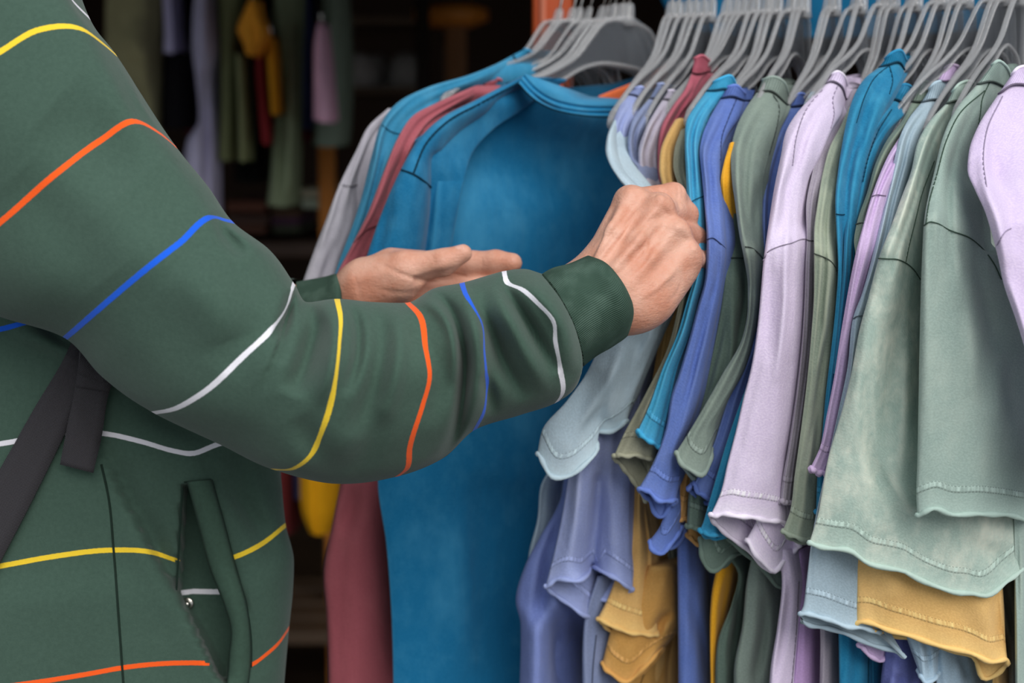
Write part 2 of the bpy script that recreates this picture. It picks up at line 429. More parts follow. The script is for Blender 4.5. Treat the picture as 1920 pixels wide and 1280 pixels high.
def hang_body(parent, N, zs, zc, col, wash, length=.40, zb=.80, thick=.011, seed=0):
    """the rest of a hung shirt: a flattened closed tube running back along the hanger, open at the bottom"""
    q = np.random.default_rng(seed); g = np.array([*G, 0]); nrm = np.array([G[1], -G[0], 0])
    nu, nz = 22, 16; u = np.linspace(0, 1, nu); ph = q.random(4)*6
    zt = zs+(zc-zs)*np.clip(1-np.abs(u-.42)/.42, -.25, 1)*1.0-.01-.055*np.exp(-((u-.42)/.16)**2)
    V = []; 
    for k in range(nz):
        f = k/(nz-1); z = zt*(1-f)+zb*f
        w = (.3+.7*f)*(.010*np.sin(u*9+ph[0]+f)+.007*np.sin(u*17+ph[1]-f*1.5))
        t = thick*np.sin(pi*np.clip(u, .02, .98))**.4*(.35+.65*f)
        a = N+g*(u*length)[:, None]+nrm*(w+t)[:, None]; bb = N+g*(u*length)[:, None]+nrm*(w-t)[:, None]
        ring = np.concatenate([a, bb[::-1]]); ring[:, 2] = np.concatenate([z, z[::-1]]); V.append(ring)
    V = np.array(V); n = V.shape[1]
    F = [(i*n+k, i*n+(k+1) % n, (i+1)*n+(k+1) % n, (i+1)*n+k) for i in range(nz-1) for k in range(n)]
    F += [(k, k+1, n-2-k, n-1-k) for k in range(nu-1)]
    U = np.stack(np.meshgrid(np.arange(n)*.018, 2-np.arange(nz)*.05), -1).reshape(-1, 2)
    mk('body', V.reshape(-1, 3), F, tee(col, wash, .35), parent, uv=U)
seed_n = [0]
def shirt(label, group, col, rows, Y, wash=None, amt=.5, rec=.02, b=.007, bv=.03, ncol=0, seams=(), creases=(), body='auto', bodies=(), tail=(), nt=25, rip=.0012, hem=True, near=None, name='t_shirt', scale=13, g=G, step=8, seamcol=None):
    seed_n[0] += 1; sd = seed_n[0]
    st = sts(rows, Y, rec, b, bv)
    main = Loft(st[max(0, ncol-1):], g=g, nt=nt, step=step) if len(st)-max(0, ncol-1) > 1 else None
    allW = main.rings().reshape(-1, 3)
    base = np.array([allW[:, 0].mean(), allW[:, 1].mean(), .8])
    r = root(name, base, label, 't-shirt', group)
    if rip: main.ripple(rip*1.4, 2.5, sd)
    q_ = np.random.default_rng(sd+200); Rn = len(main.F)
    if ncol and group == RG1 and Rn > 30:
        r0, wd = int(np.searchsorted(main.k, 2.)), 0
        n_ = int(np.searchsorted(main.k, min(6.5, main.k[-1]*.6))); rr = np.linspace(1, n_, 7).astype(int)
        wd = np.abs(main.F[r0, -1, 0]-main.F[r0, 0, 0])
        main.crease(' '.join('%.1f,%.1f' % tuple(main.F[i_, j_, :2]) for i_, j_ in zip(rr, np.linspace(nt*.50, nt*.40, 7).astype(int))), max(3.5, wd*.11), .0075)
        main.crease(' '.join('%.1f,%.1f' % tuple(main.F[i_, j_, :2]) for i_, j_ in zip(rr, np.linspace(nt*.34, nt*.26, 7).astype(int))), max(3.5, wd*.10), -.003)
    if rip and Rn > 30:
        wd = np.abs(main.F[Rn//2, -1, 0]-main.F[Rn//2, 0, 0])
        for c_ in range(2 if wd < 40 else 4):
            a_ = q_.uniform(0, .55); b_ = a_+q_.uniform(.25, .5); rr = np.clip((np.linspace(a_, min(b_, .97), 5)*Rn).astype(int), 0, Rn-1)
            cc = np.clip((nt*(q_.uniform(.2, .8)+q_.uniform(-.12, .12)*np.linspace(-1, 1, 5))).astype(int), 2, nt-3)
            main.crease(' '.join('%.1f,%.1f' % tuple(main.F[i_, j_, :2]) for i_, j_ in zip(rr, cc)), max(4, wd*q_.uniform(.07, .14)), q_.choice([-1, 1])*min(.006, wd*.00007+.0015))
    for cz in creases: main.crease(*cz)
    main.mesh('sleeve', tee(col, wash, amt, scale, hem), r, cap0=True)
    if hem: hemroll(main, r, col, seed=sd)
    if ncol:
        cs = [dict(s) for s in st[:ncol]]
        for s in cs: s['b'] = s['b']+.003; s['bv'] = s['bv']+.004
        cl = Loft(cs, g=g, nt=17, step=5)
        cl.F[..., 2] -= .0008
        cl.mesh('collar', rib(col), r)
        ring = cl.rings()[-1]; V, F = tube(ring, .0009, closed=True, n=5); mk('collar_seam', V, F, solid(dark(col, .55)), r)
        ring = cl.rings()[0][:17]; V, F = tube(ring, .0014, n=6); mk('collar_edge', V, F, tee(light(col, 1.1, 5), None, .3, 40, False), r)
    for sm in seams:
        V, F = tube(main.line(sm, .0008), .0005, n=5); mk('seam', V, F, solid(seamcol or dark(col, .74 if sum(col) > 560 else .6)), r)
    if body == 'auto' and not bodies:
        F0 = main.F
        j = int(np.searchsorted(main.k, 1.0)) if near is None else int(np.searchsorted(main.k, near))
        a = P(F0[j, nt//2, 0], F0[j, nt//2, 1], F0[j, nt//2, 2]+.085)
        zc = P(F0[0, nt//2, 0], F0[0, nt//2, 1], F0[0, nt//2, 2])[2]
        hang_body(r, np.array([a[0]+.012, a[1], 0]), a[2]-.03, max(zc-.02, a[2]), col, wash, seed=sd)
    rows_ = np.searchsorted(main.k, .9 if len(main.T) > 2 else .6); fr = main.F[min(rows_, len(main.F)-1), nt//2]
    if body is not None or bodies:
        if (hem and group == LG1) or ncol: TARGETS['left' if group == LG1 else 'right'].append((main.F[0, nt//2, 0]+(75 if group == RG1 else 140), P(fr[0], fr[1], fr[2]+b+.010)))
    for br, bkw in bodies:
        kw = dict(rec=.03, b=.012, bv=.10); kw.update({k: v for k, v in bkw.items() if k in ('rec', 'b', 'bv')})
        bl = Loft(sts(br, bkw.get('Y', Y+.05), kw['rec'], kw['b'], kw['bv']), g=g, nt=25, step=12)
        bl.ripple(bkw.get('rip', .002), 2.5, sd+50)
        for cz in bkw.get('creases', ()): bl.crease(*cz)
        bl.mesh('body', tee(col, wash, amt*.7, scale, False), r, cap0=True, v0=1.)
        for sm in bkw.get('seams', ()):
            V, F = tube(bl.line(sm, .0008), .0005, n=5); mk('seam', V, F, solid(dark(col, .5)), r)
    for tr, tkw in tail:
        tl = Loft(sts(tr, tkw.get('Y', Y), tkw.get('rec', rec), tkw.get('b', b), tkw.get('bv', bv)), g=g, nt=25, step=7)
        for cz in tkw.get('creases', ()): tl.crease(*cz)
        tl.mesh('folded_hem', tee(col, wash, amt, scale, True), r, cap0=True); hemroll(tl, r, col, seed=sd+9)
    return r, main
CY, TL, BL = (52, 148, 188), (30, 118, 158), (90, 114, 182)
SG, DS, PS = (124, 138, 130), (88, 106, 97), (156, 174, 162)
LV, LI, MV = (216, 200, 228), (198, 172, 212), (152, 144, 156)
MU, GO, RO, MA = (222, 174, 106), (236, 166, 34), (164, 82, 98), (126, 64, 76)
PB, PW, SL, LG = (176, 196, 208), (140, 152, 198), (122, 134, 168), (170, 164, 180)
OL, BS, GL = (142, 142, 122), (150, 154, 138), (164, 160, 172)
LG1, RG1 = 'shirts turned to face the shopper', 'shirts in the crowded right row'

# ---- left cluster, turned towards the camera
GL_ = (.8, .6)
Y0 = 1.30
# L1 grey
shirt('grey washed shirt, farthest back and leftmost of the left cluster', LG1, (172, 168, 178), [
  (.09, '728,203 735,208 742,216'), (.07, '690,238 698,244 712,252'), (.05, '668,282 676,288 692,300'), (.03, '638,342 652,345 676,345'),
  (.02, '608,420 628,430 668,420'), (.01, '578,500 600,500 645,490'), (.0, '548,590 575,590 625,580'), (0, '530,650 555,655 610,645')], Y0+.10, bv=.06, rec=.02, b=.012, g=GL_, wash=(200, 198, 206), seams=['634,345 655,349 676,345'], body=None,
  bodies=[([(.03, '700,240 760,240 830,260'), (.02, '680,420 760,420 830,420'), (0, '650,800 760,800 840,800'), (0, '655,1300 760,1310 850,1300')], dict(Y=1.46, bv=.03))])
# L2 teal behind
shirt('teal washed shirt behind the dusty rose one, collar end nearest the timber post', LG1, (46, 128, 166), [
  (.13, '983,92 992,95 1001,104'), (.12, '962,103 970,116 982,128'), (.09, '930,120 938,132 950,146'), (.06, '880,140 888,154 900,168'), (.04, '800,164 812,184 830,200'), (.02, '748,190 764,205 790,225'),
  (.01, '716,228 730,244 762,270'), (0, '697,290 712,310 742,330'), (0, '676,375 692,385 720,390'), (0, '658,430 680,440 705,450'), (0, '632,500 652,510 690,510'), (0, '605,590 640,600 680,590')], Y0+.07, bv=.05, rec=.02, b=.012, g=GL_, wash=(86, 156, 188), amt=.6, ncol=2,
  seams=['716,234 733,246 752,252'], creases=[('760,300 735,370 705,440 690,480', 12, .012)], body=None,
  bodies=[([(.06, '800,200 880,170 960,150'), (.02, '770,420 860,420 960,420'), (0, '730,800 860,800 970,800'), (0, '735,1300 860,1310 980,1300')], dict(Y=1.43, bv=.03))])
# L3 dusty rose / maroon
shirt('dusty rose shirt with maroon lower body, left of the front teal shirt', LG1, (164, 86, 96), [
  (.12, '929,147 938,149 945,158'), (.11, '905,155 912,164 920,173'), (.08, '878,166 884,176 893,187'), (.06, '818,193 826,206 838,214'), (.04, '774,217 786,232 800,246'),
  (.02, '744,262 758,275 775,290'), (.01, '721,318 738,330 758,338'), (0, '690,398 712,405 738,410'), (0, '655,468 678,475 705,478'), (0, '632,512 655,520 690,520'), (0, '600,600 640,610 680,600')], Y0+.04, bv=.045, rec=.02, b=.010, g=GL_, wash=(180, 105, 112), ncol=2,
  seams=['664,455 685,432 715,420', '928,165 900,180 840,208 790,248 760,300 745,350'], creases=[('760,285 735,350 715,405', 9, .008)], body=None,
  bodies=[([(.05, '800,230 840,220 880,210'), (.03, '745,420 800,420 870,420'), (.01, '660,760 730,760 810,760'), (0, '638,905 700,905 800,905'), (0, '624,975 690,980 800,980'), (0, '606,1080 690,1085 800,1085'), (0, '612,1155 690,1160 800,1160'), (0, '616,1320 690,1330 800,1320')], dict(Y=1.37, bv=.05, b=.02, creases=[('735,920 745,1050 750,1280', 25, .03), ('668,910 655,960 640,1000', 14, .006)]))])
# L4 big teal, facing
r4 = root('t_shirt', (.07, 1.42, .8), 'large teal washed shirt facing the camera behind both hands', 't-shirt', LG1)
tl4 = (14, 104, 148); mt = tee(tl4, (72, 148, 184), .45, 12, False)
bl = Loft(sts([(.06, '778,262,-.02 850,212,0 920,174,.02 966,150,.035 992,158,.045 1018,182,.055 1060,203,.07 1130,213,.10 1190,212,.13 1260,212,.16 1340,212,.19'),
  (.05, '770,300 900,300,.04 1000,300,.08 1100,300,.12 1200,300,.155 1340,300,.21'), (.03, '764,400 900,400,.04 1000,400,.08 1100,400,.12 1200,400,.155 1340,400,.21'),
  (.02, '745,560 880,560,.04 1000,560,.08 1100,560,.12 1200,560,.155 1340,560,.21'), (0, '735,740 860,740,.04 1000,740,.08 1100,740,.12 1200,740,.155 1330,740,.21'),
  (-.01, '708,900 840,900,.03 980,900,.07 1090,900,.11 1200,900,.155 1330,900,.21'), (-.01, '724,1020 840,1020,.03 980,1020,.07 1090,1020,.11 1200,1020,.155 1330,1020,.21'),
  (-.01, '735,1180 840,1180,.03 980,1180,.07 1090,1180,.11 1200,1180,.155 1330,1180,.21'), (-.01, '739,1420 840,1430,.03 980,1430,.07 1090,1430,.11 1200,1430,.155 1330,1420,.21')], Y0+.02, 0, .010, .03), g=GL_, nt=45, step=10)
bl.crease('800,300 802,400 790,500 775,600', 14, .02).crease('900,880 905,1050 900,1290', 22, .008).crease('850,900 860,1040 865,1280', 25, -.006).crease('955,900 950,1100 940,1290', 30, .010)
bl.crease('835,240 830,330 825,430', 26, -.006).ripple(.002, 2, 3, .3)
bl.mesh('body', mt, r4, v0=1.)
sl = Loft(sts([(.10, '978,143 988,146 996,156'), (.085, '932,166 940,174 950,184'), (.06, '890,188 900,200 914,212'), (.04, '830,219 842,236 862,250'), (.02, '784,262 800,284 822,300'), (.005, '754,312 775,328 812,346'),
  (0, '718,392 752,400 808,400'), (0, '690,472 735,478 799,478'), (0, '668,545 720,555 788,555'), (0, '648,640 710,650 770,645')], Y0, .02, .018, .05), g=GL_, nt=31, step=8)
sl.crease('820,300 812,400 800,480 785,560', 10, .022, False).crease('735,372 715,440 700,490', 12, .005).ripple(.0015, 2, 5, .2)
sl.mesh('sleeve', tee(tl4, (72, 148, 184), .5, 12), r4); hemroll(sl, r4, tl4)
fr = sl.F[int(np.searchsorted(sl.k, 2.6)), 15]; TARGETS['left'].append((1170, P(fr[0], fr[1], fr[2]+.035)))
for sm in ('752,318 775,326 796,340 810,352', '978,152 900,194 838,229 800,268 775,326'):
    V, F = tube(sl.line(sm, .0006), .001, n=5); mk('seam', V, F, solid(dark(tl4, .5)), r4)
colr = Loft(sts([(0, '984,138,.075 992,147,.075 1006,163,.075 1030,180,.08 1062,190,.09 1115,197,.105 1165,197,.125 1230,190,.16'), (0, '972,156,.07 984,170,.07 1002,186,.072 1030,201,.08 1062,210,.088 1115,217,.105 1165,217,.125 1230,210,.155')], Y0+.015, 0, .006, .010), g=GL_, nt=45, step=2)
for l in ('976,150 990,166 1010,184 1040,200 1080,209 1165,211', '982,143 994,158 1012,174 1042,190 1080,199 1165,203'): colr.crease(l, 2.2, .0035, False)
colr.F[..., 2] -= .013
colr.mesh('collar', tee(light(tl4, 1.1, 6), (84, 158, 192), .5, 20, False), r4, v0=1., cap1=True)
V, F = tube(colr.line('974,158 986,172 1004,188 1032,203 1064,212 1117,219 1165,219 1225,212', .0002), .0009, n=5); mk('collar_seam', V, F, solid(dark(tl4, .45)), r4)
cb = Loft(sts([(0, '1050,166 1110,170 1175,156 1240,130'), (0, '1050,200 1110,196 1180,192 1240,170')], 1.50, .05, .004, .01), g=GL_, nt=21, step=6)
cb.mesh('back_collar', tee((20, 92, 128), None, .3, 14, False), r4, v0=1., cap1=True)
# L5 orange
shirt('orange shirt of which only a collar sliver shows behind the front teal shirt', LG1, (224, 108, 62), [
  (0, '1122,180 1160,166 1200,148 1250,120'), (0, '1122,198 1165,194 1205,184 1250,166'), (0, '1128,206 1165,208 1215,206 1250,198'), (0, '1134,212 1170,216 1215,214 1250,212')], 1.475, bv=.012, rec=.03, b=.004, g=GL_, body=None, hem=False, rip=0)

# ---- right row
# R1 pale blue: shoulder behind the hand, sleeve under the cuff
shirt('pale blue-grey shirt lifted by the fist, its sleeve hanging under the green cuff', RG1, PB, [
  (.13, '1150,226 1156,222 1164,226'), (.09, '1138,256 1145,252 1156,258'), (.08, '1135,282 1146,280 1160,290'), (.06, '1142,306 1156,308 1172,318'), (.03, '1160,336 1178,338 1198,350'), (.02, '1190,380 1205,390 1240,390'), (.0, '1170,470 1200,480 1265,470'),
  (-.0, '1150,570 1200,585 1262,565'), (0, '1108,684 1150,680 1178,668,.012 1237,625'), (0, '1062,752 1110,762 1138,745,.015 1206,702'), (0, '1018,803 1070,825 1118,795,.016 1186,752'),
  (0, '1008,846 1037,893 1070,890 1098,868 1120,836,.006 1112,812,.016 1146,806,.01 1176,789'), ('B', '1008,846 1040,885 1080,870 1115,835 1130,815 1145,800 1160,795 1176,789')], 1.205, rec=.015, b=.012, bv=.03, nt=41, wash=(192, 206, 214), creases=[('1120,690 1090,760 1060,830', 22, .010), ('1185,640 1158,700 1136,790', 17, -.016)], body='auto', near=6,
  bodies=[([(0, '1030,880 1045,880 1060,880'), (0, '1014,910 1030,915 1050,915'), (0, '1008,970 1020,980 1050,980'), (0, '990,1050 1010,1060 1050,1060'), (0, '1000,1320 1015,1320 1050,1320')], dict(Y=1.30, bv=.05))])
# R2 periwinkle
shirt('periwinkle shirt, first collar right of the big teal shirt, wide zigzag sleeve below', RG1, PW, [
  (.15, '1190,166 1202,163 1213,172'), (.14, '1174,176 1192,178 1211,190'), (.11, '1158,205 1174,208 1198,214'), (.09, '1147,240 1160,244 1182,240'), (.085, '1149,275 1162,280 1178,282'), (.07, '1172,302 1184,306 1197,312'), (.05, '1195,335 1205,340 1222,345'), (.03, '1205,420 1225,430 1260,420'),
  (.02, '1160,560 1190,570 1240,560'), (.01, '1110,720 1140,730 1200,720'), (0, '1072,860 1110,865 1140,865,.012 1186,850'), (0, '1052,975 1090,980 1119,985,.018 1150,985,.004 1181,975'), (0, '1036,1048 1075,1052 1110,1050,.022 1145,1056,.004 1184,1062'),
  (0, '1023,1098 1040,1086 1092,1086 1105,1074,.016 1107,1060,.03 1131,1070,.01 1160,1087 1187,1103'), ('B', '1023,1100 1066,1131 1109,1152 1117,1140 1104,1118 1130,1120 1150,1125 1187,1103')], 1.235, rec=.01, b=.012, bv=.035, ncol=2, nt=45, wash=(168, 176, 206), amt=.6, near=4,
  creases=[('1122,900 1116,1000 1107,1075', 9, .012, False)])
shirt('blue shirt body with one long fold, lowest left edge of the right row', RG1, (106, 122, 180), [(0, '1062,840 1090,840 1130,840'), (0, '1052,930 1085,930 1130,930'), (0, '1010,1010 1050,1015 1120,1015'), (0, '986,1056 1035,1060 1120,1060'), (0, '967,1126 1020,1130 1110,1130'), (0, '976,1170 1010,1178,-.01 1042,1180,.025 1100,1180,.05'), (0, '973,1320 1010,1330,-.01 1042,1330,.03 1100,1320,.06')], 1.275, rec=.03, b=.025, bv=.07, body=None, hem=False, wash=(132, 146, 198), creases=[('1052,960 1024,1050 1010,1140 995,1180', 9, .014), ('1030,1010 1033,1080 1018,1130', 7, -.008), ('1042,1170 1046,1290', 10, .016)])
# R3 slate
shirt('slate blue shirt, second collar right of the big teal shirt', RG1, SL, [
  (.15, '1233,158 1243,157 1252,170'), (.14, '1218,184 1228,184 1240,194'), (.11, '1200,205 1212,210 1226,214'), (.09, '1185,228 1198,234 1212,240'), (.085, '1177,266 1188,270 1199,282'), (.08, '1180,292 1190,296 1201,312'), (.06, '1197,318 1210,322 1224,338'), (.03, '1205,420 1230,430 1262,420'), (.02, '1175,600 1200,600 1245,600'), (.02, '1140,760 1160,770 1200,770'), (.02, '1120,860 1145,870 1180,860')], 1.228, ncol=2, wash=(152, 160, 190), near=4, hem=False,
  bodies=[([(0, '1120,1080 1140,1080 1170,1080'), (0, '1096,1160 1115,1160 1160,1160'), (0, '1092,1320 1115,1320 1160,1320')], dict(Y=1.26, bv=.07, seams=['1118,1190 1112,1250 1110,1290']))])
# R4 lilac grey
shirt('pale lilac-grey shirt tucked between the slate and the rose collars', RG1, LG, [
  (.15, '1253,170 1262,170 1271,180'), (.14, '1243,186 1254,186 1268,196'), (.11, '1226,212 1240,214 1256,218'), (.09, '1210,242 1224,246 1241,246'), (.085, '1197,285 1212,288 1234,290'), (.08, '1198,318 1214,322 1236,322'), (.06, '1215,346 1225,348 1242,348'), (.04, '1215,450 1235,455 1262,450'), (.03, '1205,600 1225,600 1255,600')], 1.222, ncol=2, wash=(194, 190, 200), near=4, hem=False)
# R5 rose
shirt('dusty rose shirt with a tall narrow collar standing up between clear hangers', RG1, RO, [
  (.15, '1302,110 1316,104 1330,114'), (.14, '1297,136 1310,138 1327,134'), (.12, '1285,165 1298,166 1312,152'), (.10, '1260,200 1278,202 1295,190'), (.09, '1240,236 1256,236 1275,218'), (.085, '1233,282 1246,284 1266,270'), (.08, '1233,315 1246,318 1262,310'), (.07, '1236,345 1246,348 1262,345'), (.05, '1228,450 1245,455 1265,450')], 1.232, ncol=2, wash=(190, 112, 124), near=4, hem=False)
# R6 mustard (upper) with sleeve below
shirt('mustard shirt just right of the rose one, its sleeve hem low beside the periwinkle sleeve', RG1, MU, [
  (.075, '1266,224 1276,221 1290,226'), (.06, '1252,248 1266,246 1280,250'), (.045, '1238,284 1252,284 1266,284'), (.035, '1236,320 1250,322 1266,322'), (.03, '1242,350 1254,352 1270,350'), (.025, '1250,500 1265,505 1285,500'), (.02, '1225,700 1240,705 1270,700'), (.02, '1195,850 1210,855 1235,850'), (.02, '1182,935 1198,938 1212,935'), (.02, '1172,1020 1200,1025 1222,1015'), (.02, '1140,1120 1190,1130 1228,1120'),
  (.015, '1121,1158 1146,1171 1186,1184 1212,1190 1233,1188'), ('B', '1130,1168 1150,1182 1186,1190 1212,1186 1233,1182')], 1.235, rec=.01, b=.010, bv=.03, nt=33, wash=(222, 184, 124), near=2, creases=[('1165,1160 1180,1050 1185,960', 14, -.004)],
  bodies=[([(0, '1212,880 1235,880 1262,880'), (0, '1212,960 1240,960 1266,960'), (0, '1222,1050 1245,1050 1272,1050'), (0, '1225,1180 1250,1180 1274,1180'), (0, '1200,1320 1230,1320 1262,1320')], dict(Y=1.295, bv=.06))])
# R7 olive
shirt('olive khaki shirt between the mustard and bright cyan ones, open sleeve end below', RG1, OL, [
  (.10, '1276,244 1286,240 1298,244'), (.08, '1264,282 1276,280 1294,284'), (.075, '1262,312 1276,314 1294,314'), (.06, '1273,350 1286,352 1300,350'), (.04, '1285,400 1298,405 1312,405'), (.01, '1282,500 1296,505 1312,500'), (.0, '1268,590 1280,595 1298,590'), (0, '1254,645 1268,648 1290,645'), (0, '1211,736 1232,742 1258,740'), (0, '1194,768 1218,775 1246,775'), (0, '1168,816 1196,822 1236,825'),
  (0, '1151,855 1165,851 1190,853 1228,862'), ('B', '1151,857 1170,876 1195,912 1212,938')], 1.19, rec=.012, b=.009, bv=.03, nt=33, wash=(158, 158, 140), near=3,
  creases=[('1235,700 1210,780 1190,845', 14, -.004)],
  bodies=[([(0, '1245,960 1260,960 1275,960'), (0, '1252,1040 1262,1040 1278,1040'), (0, '1268,1150 1280,1150 1290,1150'), (0, '1275,1320 1285,1320 1295,1320')], dict(Y=1.29, bv=.06))])
# R8 cyan
shirt('bright cyan-blue shirt touching the knuckles of the fist', RG1, CY, [
  (.14, '1338,154 1354,146 1370,142 1379,157'), (.125, '1325,170 1344,168 1360,166 1372,170'), (.10, '1301,202 1318,202 1336,208'), (.08, '1287,226 1304,230 1322,228'), (.06, '1284,272 1298,274 1312,274'), (.04, '1286,320 1300,322 1315,320'), (.025, '1289,382 1306,376 1321,368'), (.01, '1297,420 1310,424 1323,424'), (0, '1308,478 1318,480 1327,480'), (0, '1300,522 1312,524 1323,522'), (0, '1287,566 1298,568 1309,566'), (0, '1271,622 1284,624 1296,622'), (0, '1241,692 1256,694 1272,690'), (0, '1216,762 1236,764 1258,756'),
  (0, '1196,806 1204,816 1222,828 1242,838'), ('B', '1200,812 1210,822 1226,830 1242,838')], 1.178, rec=.012, b=.008, bv=.028, ncol=2, wash=(96, 172, 202), amt=.55, near=6,
  seams=['1289,386 1300,376 1312,370 1321,367', '1360,176 1345,195 1328,225 1316,270'])
# R9 blue
shirt('mid blue shirt right of the bright cyan one, seam level with the knuckles', RG1, BL, [
  (.14, '1362,164 1380,160 1397,176'), (.125, '1352,184 1372,180 1396,188'), (.10, '1330,222 1356,222 1386,222'), (.08, '1317,254 1340,256 1366,252'), (.06, '1312,284 1332,286 1353,284'), (.04, '1316,330 1334,330 1351,330'), (.02, '1321,385 1340,388 1356,386'), (0, '1325,450 1342,448 1361,464'), (0, '1322,520 1340,520 1358,512'), (0, '1308,575 1328,576 1348,574'), (0, '1293,632 1316,634 1337,626'), (0, '1273,700 1300,702 1322,696'), (0, '1258,745 1284,748 1312,744'), (0, '1250,795 1272,800 1296,795'), (0, '1238,836 1256,842 1276,848'), (0, '1218,880 1244,890 1277,880'),
  (0, '1198,914 1210,918 1226,930 1246,938 1268,936'), ('B', '1200,918 1218,938 1228,960 1234,966 1262,944')], 1.172, rec=.012, b=.010, bv=.03, ncol=2, wash=(118, 136, 188), near=7,
  seams=['1325,449 1336,446 1348,454 1361,466', '1381,186 1366,222 1354,256 1351,300'], creases=[('1345,470 1346,520 1335,570', 9, .004)],
  bodies=[([(0, '1268,880 1285,880 1310,880'), (0, '1270,980 1292,985 1318,985'), (0, '1270,1030 1295,1035 1324,1040'), (0, '1271,1130 1300,1130 1330,1130'), (0, '1272,1320 1300,1320 1334,1320')], dict(Y=1.235, bv=.07, b=.02, creases=[('1290,1110 1310,1180 1325,1270', 10, .008)]))],
  tail=[([(0, '1250,900 1262,905 1276,905'), (0, '1246,960 1262,962 1278,960'), (0, '1238,985 1256,990 1276,985'), (0, '1219,1012 1222,1030 1240,1036 1258,1018 1277,990')], dict(Y=1.195, rec=.01, bv=.02))])
# R10 gold sliver and its body
shirt('golden yellow shirt peeking out as a sliver between the blue and sage shoulders', RG1, GO, [
  (.04, '1368,268 1374,266 1382,270'), (.03, '1356,310 1366,312 1378,310'), (.02, '1351,340 1364,344 1380,342'), (.02, '1355,390 1368,394 1386,390'), (.02, '1366,425 1374,427 1388,425'), (.02, '1371,445 1378,448 1390,445')], 1.195, rec=.01, b=.008, bv=.03, wash=(222, 164, 60), near=2, hem=False,
  bodies=[([(0, '1350,1000 1365,1000 1386,1000'), (0, '1344,1060 1362,1062 1386,1045'), (0, '1334,1115 1350,1118 1372,1115'), (0, '1331,1170 1348,1172 1362,1168'), (0, '1333,1320 1342,1320 1350,1320')], dict(Y=1.22, bv=.06, b=.016, creases=[('1352,1062 1360,1085 1352,1150 1344,1280', 7, .006)]))])
# R12 dark sage
shirt('dark sage sleeve hanging behind the cuff-height seam, left of the lavender shirt', RG1, DS, [
  (.03, '1368,400 1378,400 1390,400'), (.02, '1362,450 1380,452 1400,450'), (.01, '1360,486 1380,485 1402,486'), (.0, '1356,530 1380,532 1406,530'), (0, '1345,610 1375,612 1402,606'), (0, '1334,670 1365,672 1392,666'), (0, '1320,738 1345,740 1372,735'), (0, '1306,800 1325,800 1350,795'), (0, '1296,880 1312,882 1330,880'), (0, '1290,940 1310,942 1328,940'), (0, '1288,984 1305,990 1325,996')], 1.192, rec=.01, b=.012, bv=.03, wash=(104, 122, 108), near=2, seams=['1360,484 1380,483 1394,484'], creases=[('1394,490 1396,560 1385,640', 7, .008)],
  bodies=[([(0, '1360,1040 1380,1040 1400,1040'), (0, '1384,1075 1392,1075 1405,1075'), (0, '1372,1130 1385,1130 1400,1130'), (0, '1345,1205 1365,1210 1392,1210'), (0, '1340,1320 1360,1320 1392,1320')], dict(Y=1.215, bv=.07, b=.016, creases=[('1385,1080 1378,1180 1366,1240', 8, .012)]))],
  tail=[([(0, '1318,985 1340,990 1385,985'), (0, '1316,1010 1345,1015 1395,1010'), (0, '1313,1010 1318,1045 1334,1070 1372,1042 1385,1035'), ], dict(Y=1.188, rec=.01, bv=.02)),
        ([(0, '1360,960 1400,970 1470,1000'), (0, '1362,985 1400,1000 1480,1040'), (0, '1362,1008 1392,1030 1412,1046 1440,1076 1462,1099 1478,1100 1491,1084')], dict(Y=1.186, rec=.012, bv=.02))])
# R11 sage
shirt('sage green shirt with squared shoulder right of the golden sliver', RG1, SG, [
  (.14, '1430,150 1450,144 1470,154 1478,178'), (.125, '1420,172 1444,170 1476,196'), (.10, '1400,200 1430,200 1470,215'), (.08, '1380,240 1412,240 1456,242'), (.06, '1370,290 1400,290 1441,296'), (.04, '1372,335 1402,335 1432,335'), (.03, '1378,380 1406,380 1430,380'), (.015, '1386,440 1410,440 1432,440'), (0, '1394,480 1412,472 1433,486'), (0, '1402,535 1414,535 1428,530'), (-.005, '1402,575 1414,577 1424,572'), (-.006, '1392,632 1404,634 1416,628'), (-.008, '1352,705 1375,708 1398,690'), (-.008, '1318,765 1342,768 1366,750'), (-.008, '1290,812 1316,815 1346,800'),
  (-.008, '1268,846 1274,862 1294,882 1314,888 1332,862 1334,840'), ('B', '1268,848 1280,872 1298,894 1312,902 1326,890 1334,845')], 1.168, rec=.014, b=.010, bv=.03, ncol=2, wash=(146, 160, 146), near=8,
  seams=['1394,462 1408,464 1422,474 1433,488', '1446,172 1460,196 1456,240 1442,290'], creases=[('1428,330 1416,400 1414,470', 10, .006), ('1400,480 1404,540 1408,560', 5, .004)],
  bodies=[([(0, '1410,1040 1430,1040 1465,1040'), (0, '1400,1090 1425,1090 1465,1090'), (0, '1392,1170 1420,1170 1465,1170'), (0, '1376,1260 1400,1262 1462,1260'), (0, '1376,1320 1400,1320 1462,1320')], dict(Y=1.20, bv=.07, b=.02, creases=[('1436,1110 1430,1200 1412,1290', 10, .014)]))])
# Rm mustard tip under the blue sleeve
shirt('mustard sleeve tip wedged between the blue and dark sage sleeves', RG1, (196, 148, 88), [
  (.0, '1288,800 1300,800 1312,800'), (0, '1278,870 1290,872 1306,870'), (0, '1274,905 1284,906 1300,905'), (0, '1270,945 1280,946 1294,945'), (0, '1262,968 1272,974 1292,970'), ('B', '1264,972 1275,990 1292,974')], 1.205, rec=.008, b=.008, bv=.025, near=0,
  tail=[([(0, '1286,955 1296,955 1312,955'), (0, '1290,985 1300,985 1316,985'), (0, '1288,1000 1298,1012 1310,1020 1320,1000')], dict(Y=1.215, rec=.01, bv=.03))])
